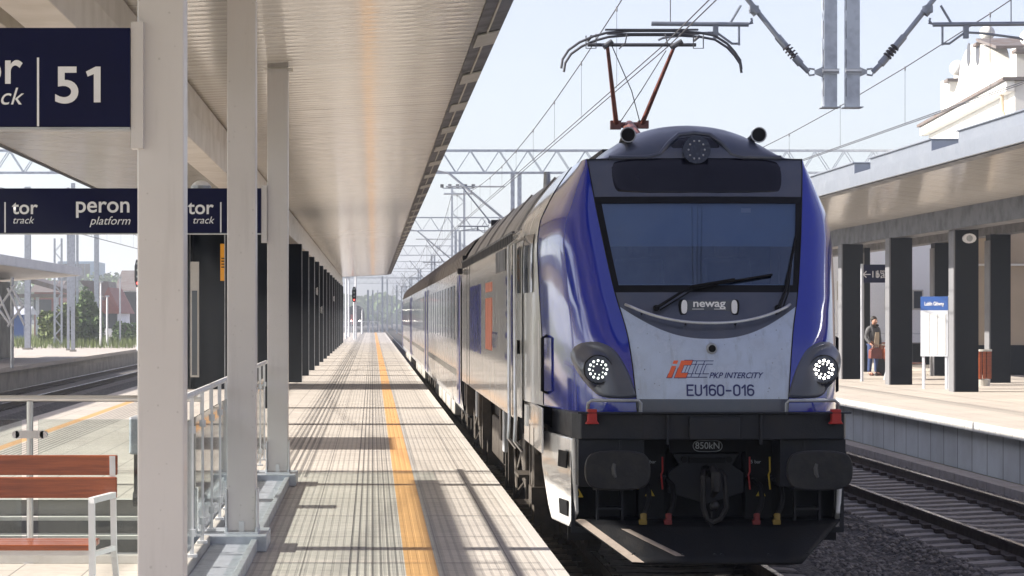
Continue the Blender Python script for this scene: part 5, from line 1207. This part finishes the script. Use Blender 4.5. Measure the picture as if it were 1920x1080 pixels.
# masts standing on the left platform
def mast(px, D, w_, ztop, label, lat=False):
    t = thing('catenary_mast', label, 'mast', (PX(px, D), D, 0), group='steel masts on the left platform'); b = MB()
    if lat:
        for x in (-w_/2, w_/2):
            for y in (-w_/2, w_/2): b.box(x-.03, x+.03, y-.03, y+.03, GZ, ztop)
        z = GZ; k = 0
        while z < ztop-.5:
            for y in (-w_/2, w_/2): b.cyl((-w_/2 if k % 2 else w_/2, y, z), (w_/2 if k % 2 else -w_/2, y, z+.5), .018, n=4)
            z += .5; k += 1
    else:
        b.box(-w_/2, w_/2, -w_/2, -w_/2+.02, GZ, ztop); b.box(-w_/2, w_/2, w_/2-.02, w_/2, GZ, ztop); b.box(-.015, .015, -w_/2+.02, w_/2-.02, GZ, ztop); b.box(-w_/2, -w_/2+.02, -w_/2+.02, w_/2-.02, GZ, ztop)
    b.build('post', 'galvanised', t); b = MB(); b.box(-w_*.8, w_*.8, -w_*.8, w_*.8, -.01, .10); b.build('foot', 'concrete', t); return t
mast(52, 124, .30, 8.6, 'thick mast in front of the canopy end on the left platform')
mast(128, 121, .13, 8.4, 'slim mast left of the ivy covered tree'); mast(137, 117, .19, 8.4, 'mast with small base plate nearest the ivy covered tree')
mast(181, 160, .30, 8.6, 'tall mast right of the ivy covered tree'); mast(145, 150, .15, 8.0, 'mast standing just behind the pair by the tree')
mast(109, 140, .42, 6.4, 'thin lattice mast left of the ivy covered tree', True)
for px, D, h, l in ((189, 135, 3.7, 'short white pole right of the tall mast'), (201, 138, 2.9, 'shortest white pole near the red roofed house'), (225, 150, 4.2, 'white lamp pole in front of the pale apartment house')):
    t = thing('lamp_pole', l, 'pole', (PX(px, D), D, 0), group='white poles at the end of the left platform'); b = MB(); b.cyl((0, 0, 0), (0, 0, h), .07, .05); b.build('pole', 'bench_white', t); b = MB(); b.box(-.12, .12, -.15, .1, h, h+.08); b.build('cap', 'steel_dull', t)
# zig-zag frame by the left canopy (pantograph folding gate) and slim post
zg = thing('folding_gate', 'white criss-cross folding gate beside the left platform canopy', 'gate', (0, 80, 0)); b = MB(); X0 = PX(22, 80)
for (a, c) in (((-6, 545), (24, 612)), ((24, 612), (24, 612)), ((46, 610), (14, 540)), ((20, 536), (44, 578)), ((-8, 572), (18, 608)), ((28, 534), (-4, 580)), ((44, 572), (14, 612))):
    if a == c: continue
    b.cyl((PX(a[0], 80), 0, PZ(a[1], 80)), (PX(c[0], 80), .03, PZ(c[1], 80)), .045, n=6)
b.build('lattice', 'bench_white', zg); b = MB(); b.cyl((X0, .1, 0), (X0, .1, PZ(520, 80)), .06); b.build('post', 'steel_dull', zg)
# left platform canopy
lc = thing('shelter', 'white edged shelter canopy with dark end wall on the left platform', 'shelter', (0, 0, 0))
b = MB(); b.prism([(-12.75, 3.55), (-12.75, 3.90), (-16.8, 3.86), (-21.0, 4.05), (-21.0, 3.7), (-16.8, 3.25)], lambda x, z: (x, 30, z), lambda x, z: (x, 103, z)); b.build('roof', 'fascia_white', lc)
b = MB(); b.prism([(-12.85, 3.53), (-16.8, 3.23), (-16.8, 3.248), (-12.85, 3.548)], lambda x, z: (x, 30, z), lambda x, z: (x, 102.8, z)); b.build('soffit', 'beam_cream', lc)
b = MB(); b.box(-19, PX(24, 100), 88, 100, 0, 3.2); b.build('end_wall', 'cladding_dark', lc)
st2 = thing('bench', 'white metal seat by the dark end wall of the left shelter', 'bench', (PX(14, 98), 86, 0)); b = MB(); b.box(-.9, .5, -.3, .3, .44, .5); b.box(-.9, .5, .28, .33, .6, 1.2); b.build('seat', 'bench_white', st2); b = MB()
for x in (-.8, .4): b.box(x-.03, x+.03, -.25, .25, 0, .44)
b.build('leg', 'bench_white', st2)
# signals
def signal(px, D, ztop, label, hz=1.9, base=0):
    t = thing('railway_signal', label, 'signal', (PX(px, D), D, 0)); b = MB(); b.cyl((0, 0, base), (0, 0, ztop-.2), .07, n=10); b.build('post', 'bench_white', t)
    b = MB(); b.prism(chaikin([(-.16, ztop-hz), (.16, ztop-hz), (.16, ztop), (-.16, ztop)], 1), lambda x, z: (x, -.25, z), lambda x, z: (x, -.1, z)); h = b.build('signal_head', 'rubber', t)
    for i in range(4):
        b = MB(); z = ztop-hz*(.14+.24*i); b.cyl((0, -.252, z), (0, -.262, z), .07, n=14); b.build('aspect', 'lamp_red' if i == 3 else 'lens_dim', h)
        b = MB(); b.cyl((0, -.30, z+.04), (0, -.42, z+.05), .09, .09, 12, False); b.build('hood', 'rubber', h)
    return t
signal(664, 178, PZ(538, 178), 'black signal showing red beyond the far end of the platform', 1.15)
signal(259, 120, PZ(487, 120), 'black signal head half hidden behind the nearest white column', 1.4)
# floodlight tower
ft = thing('floodlight_tower', 'tall lattice tower topped with floodlights beyond the second gantry', 'light tower', (PX(859, 210), 210, 0)); b = MB(); h = PZ(352, 210); wq = .55
for x in (-wq, wq):
    for y in (-wq, wq): b.box(x-.07, x+.07, y-.07, y+.07, GZ, h)
z = 0; k = 0
while z < h-1:
    for y in (-wq, wq): b.cyl((-wq if k % 2 else wq, y, z), (wq if k % 2 else -wq, y, z+1), .03, n=4)
    z += 1; k += 1
b.build('mast', 'galvanised', ft); b = MB(); b.box(-1.3, 1.3, -.6, .6, h-.6, h-.5); b.box(-1.4, 1.4, -.04, .04, h-.1, h); b.build('platform', 'galvanised', ft); b = MB()
for i in range(5): b.box(-1.5+i*.7-.1, -1.5+i*.7+.2, -.3, 0, h, h+.3)
b.build('floodlight', 'frame_grey', ft)
# slanted arms seen above the far train: single masts with cantilevers
for (px, D, l) in ((905, 88, 'cantilever arm slanting down to the train roof by the second gantry'), (862, 148, 'farther cantilever arm slanting above the coaches')):
    t = thing('cantilever_arm', l, 'bracket', (5.14, D-.6, 0), group='cantilever arms over the coaches'); b = MB(); b.cyl((0, 0, 5.2), (-2.3, 0, 7.1), .045, n=8); b.cyl((-2.3, 0, 7.1), (-2.75, 0, 7.2), .03, n=6); b.build('tube', 'steel_dull', t); b = MB(); b.cyl((-.2, 0, 6.6), (-2.4, 0, 6.6), .03, n=6); b.build('registration_tube', 'steel_dull', t)
# white poles past the platform canopy
for i, (px, D) in enumerate(((641, 172), (649, 185), (654, 200), (667, 178), (679, 230))):
    t = thing('lamp_pole', ['first white pole past the canopy end', 'second white pole past the canopy end', 'third white pole past the canopy end', 'white pole just behind the red signal', 'most distant white pole at the platform end'][i], 'pole', (PX(px, D), D, 0), group='white poles past the canopy')
    b = MB(); b.cyl((0, 0, 0), (0, 0, (4.6, 4.9, 5.0, 5.2, 2.5)[i]), .09, .06); b.build('pole', 'bench_white', t); b = MB(); b.box(-.35, .1, -.1, .1, (4.6, 4.9, 5.0, 5.2, 2.5)[i], (4.6, 4.9, 5.0, 5.2, 2.5)[i]+.08); b.build('lamp_head', 'steel_dull', t)
small_bench(PX(634, 165), 165, R(80), 'red brown bench by the last dark columns of the main platform')
ef = thing('end_barrier', 'small white barrier closing the far end of the platform', 'barrier', (0, 246, 0)); b = MB()
for x in (-3.2, -2.2, -1.2, -.3, .7): b.box(x-.05, x+.05, -.03, .03, 0, 1.2)
b.box(-3.2, .7, -.03, .03, 1.12, 1.2); b.box(-3.2, .7, -.03, .03, .6, .66); b.build('frame', 'bench_white', ef)
# approaching train far away
at = thing('distant_train', 'dark fronted train with bright lamps far down the line', 'train', (-6.5+3.6, 400, RZ)); tp = [(-1.4, .5), (1.4, .5), (1.45, 2.8), (1.2, 3.6), (.6, 4.1), (-.6, 4.1), (-1.2, 3.6), (-1.45, 2.8)]
b = MB(); b.prism(tp, lambda x, z: (x, 0, z), lambda x, z: (x, 60, z)); b.build('body', 'cladding_dark', at); b = MB(); b.prism([(-.8, .9), (.2, .9), (.2, 2.6), (-.8, 2.6)], lambda x, z: (x, -.05, z), lambda x, z: (x, -.01, z)); b.build('front', 'red_paint', at)
for x in (-.7, .75): b = MB(); b.cyl((x, -.06, 1.5), (x, -.12, 1.5), .12); b.build('headlamp', 'lamp_lit', at)
b = MB(); b.cyl((-.1, -.06, 3.4), (-.1, -.12, 3.4), .13); b.build('headlamp', 'lamp_lit', at)

# ------------------------------------------------------------------ background on the left
def house(name, label, px0, px1, pyt, D, dep, m, rm, roof=1.5, wins=(), gable_x=False, cat='house'):
    x0, x1 = PX(px0, D), PX(px1, D); zt = PZ(pyt, D); t = thing(name, label, cat, (0, D, 0)); b = MB(); b.box(x0, x1, 0, dep, GZ, zt); b.build('wall', m, t)
    if roof:
        b = MB(); xm = (x0+x1)/2
        if gable_x: b.prism([(x0-.4, zt), (x1+.4, zt), (xm, zt+roof)], lambda x, z: (x, -.4, z), lambda x, z: (x, dep+.4, z))
        else: b.prism([(-.5, zt), (dep+.5, zt), (dep/2, zt+roof)], lambda y, z: (x0-.4, y, z), lambda y, z: (x1+.4, y, z))
        b.build('roof', rm, t)
    for (wx, wy) in wins:
        b = MB(); X = PX(wx, D); Z = PZ(wy, D); b.box(X-.45, X+.45, -.06, -.01, Z-.7, Z+.7); b.build('window', 'window_dark', t)
    return t
house('red_roofed_house', 'small grey house with steep red roof right of the tall mast', 188, 220, 588, 195, 10, 'plaster_grey', 'roof_red', 2.2, ((195, 600), (210, 600)), True)
house('apartment_house', 'pale apartment house with rows of windows near the signal', 222, 275, 545, 240, 14, 'plaster_grey', 'roof_brown', 2.2, tuple((228+8*i, 560+16*j) for i in range(5) for j in range(3)))
house('blue_tower_block', 'blue and white tower block rising far behind the masts', 108, 178, 490, 420, 16, 'tower_blue', 'fascia_grey', 0, tuple((114+10*i, 502+12*j) for i in range(6) for j in range(6)), cat='apartment block')
house('pink_house', 'pale pink house wall under the dark depot roof', 64, 104, 548, 230, 10, 'roof_red', 'roof_brown', 1.2, ((72, 575), (88, 575)))
house('orange_shed', 'small blue door shed on the grass beyond the left platform', 22, 44, 590, 170, 4, 'box_blue', 'fascia_white', .6, ())
sh = thing('depot_shed', 'open sided dark depot roof on posts behind the left platform', 'shed', (0, 185, 0)); b = MB()
q = lambda px, py, D=185: (PX(px, D), PZ(py, D))
pr = [q(24, 512), q(60, 522), q(118, 540), q(172, 556), q(172, 561), q(118, 548), q(60, 532), q(24, 522)]
b.prism(pr, lambda x, z: (x, 0, z), lambda x, z: (x, 10, z)); b.prism([q(20, 551), q(110, 551), q(110, 557), q(20, 557)], lambda x, z: (x, 0, z), lambda x, z: (x, 9, z)); b.prism([q(118, 522), q(176, 524), q(180, 556), q(140, 548)], lambda x, z: (x, 10.1, z), lambda x, z: (x, 16, z)); b.build('roof', 'roof_brown', sh)
b = MB()
for px in (30, 68, 105): b.box(PX(px, 185)-.12, PX(px, 185)+.12, .5, .8, GZ, PZ(556, 185))
b.build('post', 'galvanised', sh)
# trees and bushes
def leafcloud(cx, cy, cz, rx, ry, rz_, n, s, seed, clumps=14):
    rnd = random.Random(seed); b = MB(); cs = []
    for i in range(clumps):
        a = rnd.uniform(0, 6.28); el = rnd.uniform(-1, 1); r = rnd.uniform(.45, .9); ce = math.sqrt(1-el*el); cs.append((cx+rx*r*ce*math.cos(a), cy+ry*r*ce*math.sin(a), cz+rz_*r*el, rnd.uniform(.28, .5)))
    for i in range(n):
        c = cs[rnd.randrange(clumps)]; d = Vector((rnd.gauss(0, 1), rnd.gauss(0, 1), rnd.gauss(0, 1))).normalized()*rnd.uniform(.6, 1.05)*c[3]
        p = Vector((c[0]+d.x*rx, c[1]+d.y*ry, c[2]+d.z*rz_)); u = Vector((rnd.gauss(0, 1), rnd.gauss(0, 1), rnd.gauss(0, .6))).normalized()*s*rnd.uniform(.6, 1.3); v = u.cross(Vector((rnd.gauss(0, 1), rnd.gauss(0, 1), rnd.gauss(0, 1)))).normalized()*s*rnd.uniform(.5, .9)
        b.add([p-u, p+v, p+u, p-v], [(0, 1, 2, 3)])
    return b
def tree(name, label, px, D, pyt, hw, m, seed, n=2200, s=.16, group=None):
    x = PX(px, D); zt = PZ(pyt, D); rz_ = (zt-GZ)/2*.92; t = thing(name, label, 'tree' if zt > 2.5 else 'bush', (x, D, 0), group=group)
    b = MB(); b.tube([(0, 0, GZ), (.05, 0, zt*.4), (-.05, 0, zt*.75)], [.16, .11, .04], 7); b.tube([(.05, 0, zt*.35), (hw*.4, .2, zt*.65)], [.07, .03], 5); b.tube([(.05, 0, zt*.4), (-hw*.4, -.2, zt*.7)], [.07, .03], 5); b.build('trunk', 'bark', t)
    leafcloud(0, 0, zt-rz_, hw, hw, rz_, n, s, seed, 20).build('crown', m, t, recalc=False)
tree('ivy_tree', 'dense dark green ivy covered tree between the masts on the left', 158, 150, 553, 1.0, 'leaf_green', 11, 4200)
tree('ivy_tree', 'broad ivy covered tree just right of the slim masts', 150, 154, 560, 1.1, 'leaf_green', 21, 3600)
tree('ivy_tree', 'dense green tree just left of the tallest bush by the tall mast', 170, 172, 566, 1.2, 'leaf_green', 15, 2600)
tree('bright_bush', 'bright green bush left of the ivy covered tree', 110, 148, 560, 1.35, 'leaf_bright', 12, 3000)
tree('bright_bush', 'low bright bush at the foot of the lattice mast', 99, 152, 606, 1.0, 'leaf_bright', 13, 1400); tree('round_bush', 'round dark bush in front of the pale apartment house', 236, 160, 598, .95, 'leaf_green', 14, 1600)
rnd = random.Random(9)
for i, (px, D, py, hw, l) in enumerate(((20, 420, 505, 9, 'leftmost pale tree on the far slope behind the shelter'), (95, 430, 520, 8, 'far tree behind the depot roof'), (205, 410, 520, 7, 'far tree above the red roofed house'), (232, 430, 512, 8, 'far tree above the apartment house'), (258, 400, 520, 6, 'far tree beside the black signal head'))):
    tree('distant_tree', l, px, D, py, hw, 'leaf_green', 30+i, 2600, .45, group='distant trees on the left')
b = MB(); rnd = random.Random(4)
for i in range(9000):
    y = rnd.uniform(128, 175); x = rnd.uniform(-27, -13.2); h = rnd.uniform(.15, .6); a = rnd.uniform(0, 3.14); dx, dy = .05*math.cos(a), .05*math.sin(a); ox = rnd.uniform(-.12, .12)
    b.add([(x-dx, y-dy, GZ), (x+dx, y+dy, GZ), (x+ox, y, GZ+.9+h)], [(0, 1, 2)])
g = b.build('tall_grass', 'leaf_bright', recalc=False); stuff(g, 'tall pale grass growing beyond the left platform', 'grass')
mb = MB(); mb.box(-60, -26.01, 30, 900, GZ-.3, -.35); struct(mb.build('verge', 'grass'))
# far tree line with haze at the end of the line
def mass(name, x0, x1, y0, y1, h, n, seed, s, label):
    b = MB(); rnd = random.Random(seed)
    for i in range(n):
        x = rnd.uniform(x0, x1); y = rnd.uniform(y0, y1); z = GZ+rnd.random()**.7*h*(.75+.25*math.sin(x*.13+seed)+.12*math.sin(x*.41)); u = Vector((rnd.gauss(0, 1), rnd.gauss(0, .5), rnd.gauss(0, 1))).normalized()*s; v = Vector((rnd.gauss(0, 1), rnd.gauss(0, .5), rnd.gauss(0, 1))).normalized()*s
        p = Vector((x, y, z)); b.add([p-u, p+v, p+u, p-v], [(0, 1, 2, 3)])
    g = b.build(name, 'leaf_green', recalc=False); stuff(g, label, 'woodland')
mass('woodland', -120, 90, 700, 760, 9, 9000, 2, 1.3, 'low belt of woodland across the end of the line')
# other poles and buildings crowding the far centre
for i in range(9):
    px = 690+i*9; D = 300+((i*67) % 180); t = thing('lamp_pole', 'pale pole far down the line among many, seen just right of the red signal', 'pole', (PX(px, D), D, GZ), group='far poles down the line'); b = MB(); b.box(-.12, .12, -.12, .12, 0, 6+(i*37 % 30)/10); b.build('pole', 'galvanised', t)
# haze
mat_h = bpy.data.materials.new('haze_air'); mat_h.use_nodes = True; t = mat_h.node_tree; t.nodes.remove(t.nodes['Principled BSDF'])
pv = t.nodes.new('ShaderNodeVolumePrincipled'); pv.inputs['Density'].default_value = .0010; pv.inputs['Color'].default_value = (.86, .90, .97, 1); pv.inputs['Anisotropy'].default_value = .3; t.links.new(pv.outputs[0], t.nodes['Material Output'].inputs['Volume']); M['haze_air'] = mat_h
mb = MB(); mb.box(-940, 940, -70, 2560, GZ-1.6, 48); hz_ = mb.build('haze', 'haze_air'); stuff(hz_, 'thin pale summer haze over the distant line', 'haze')
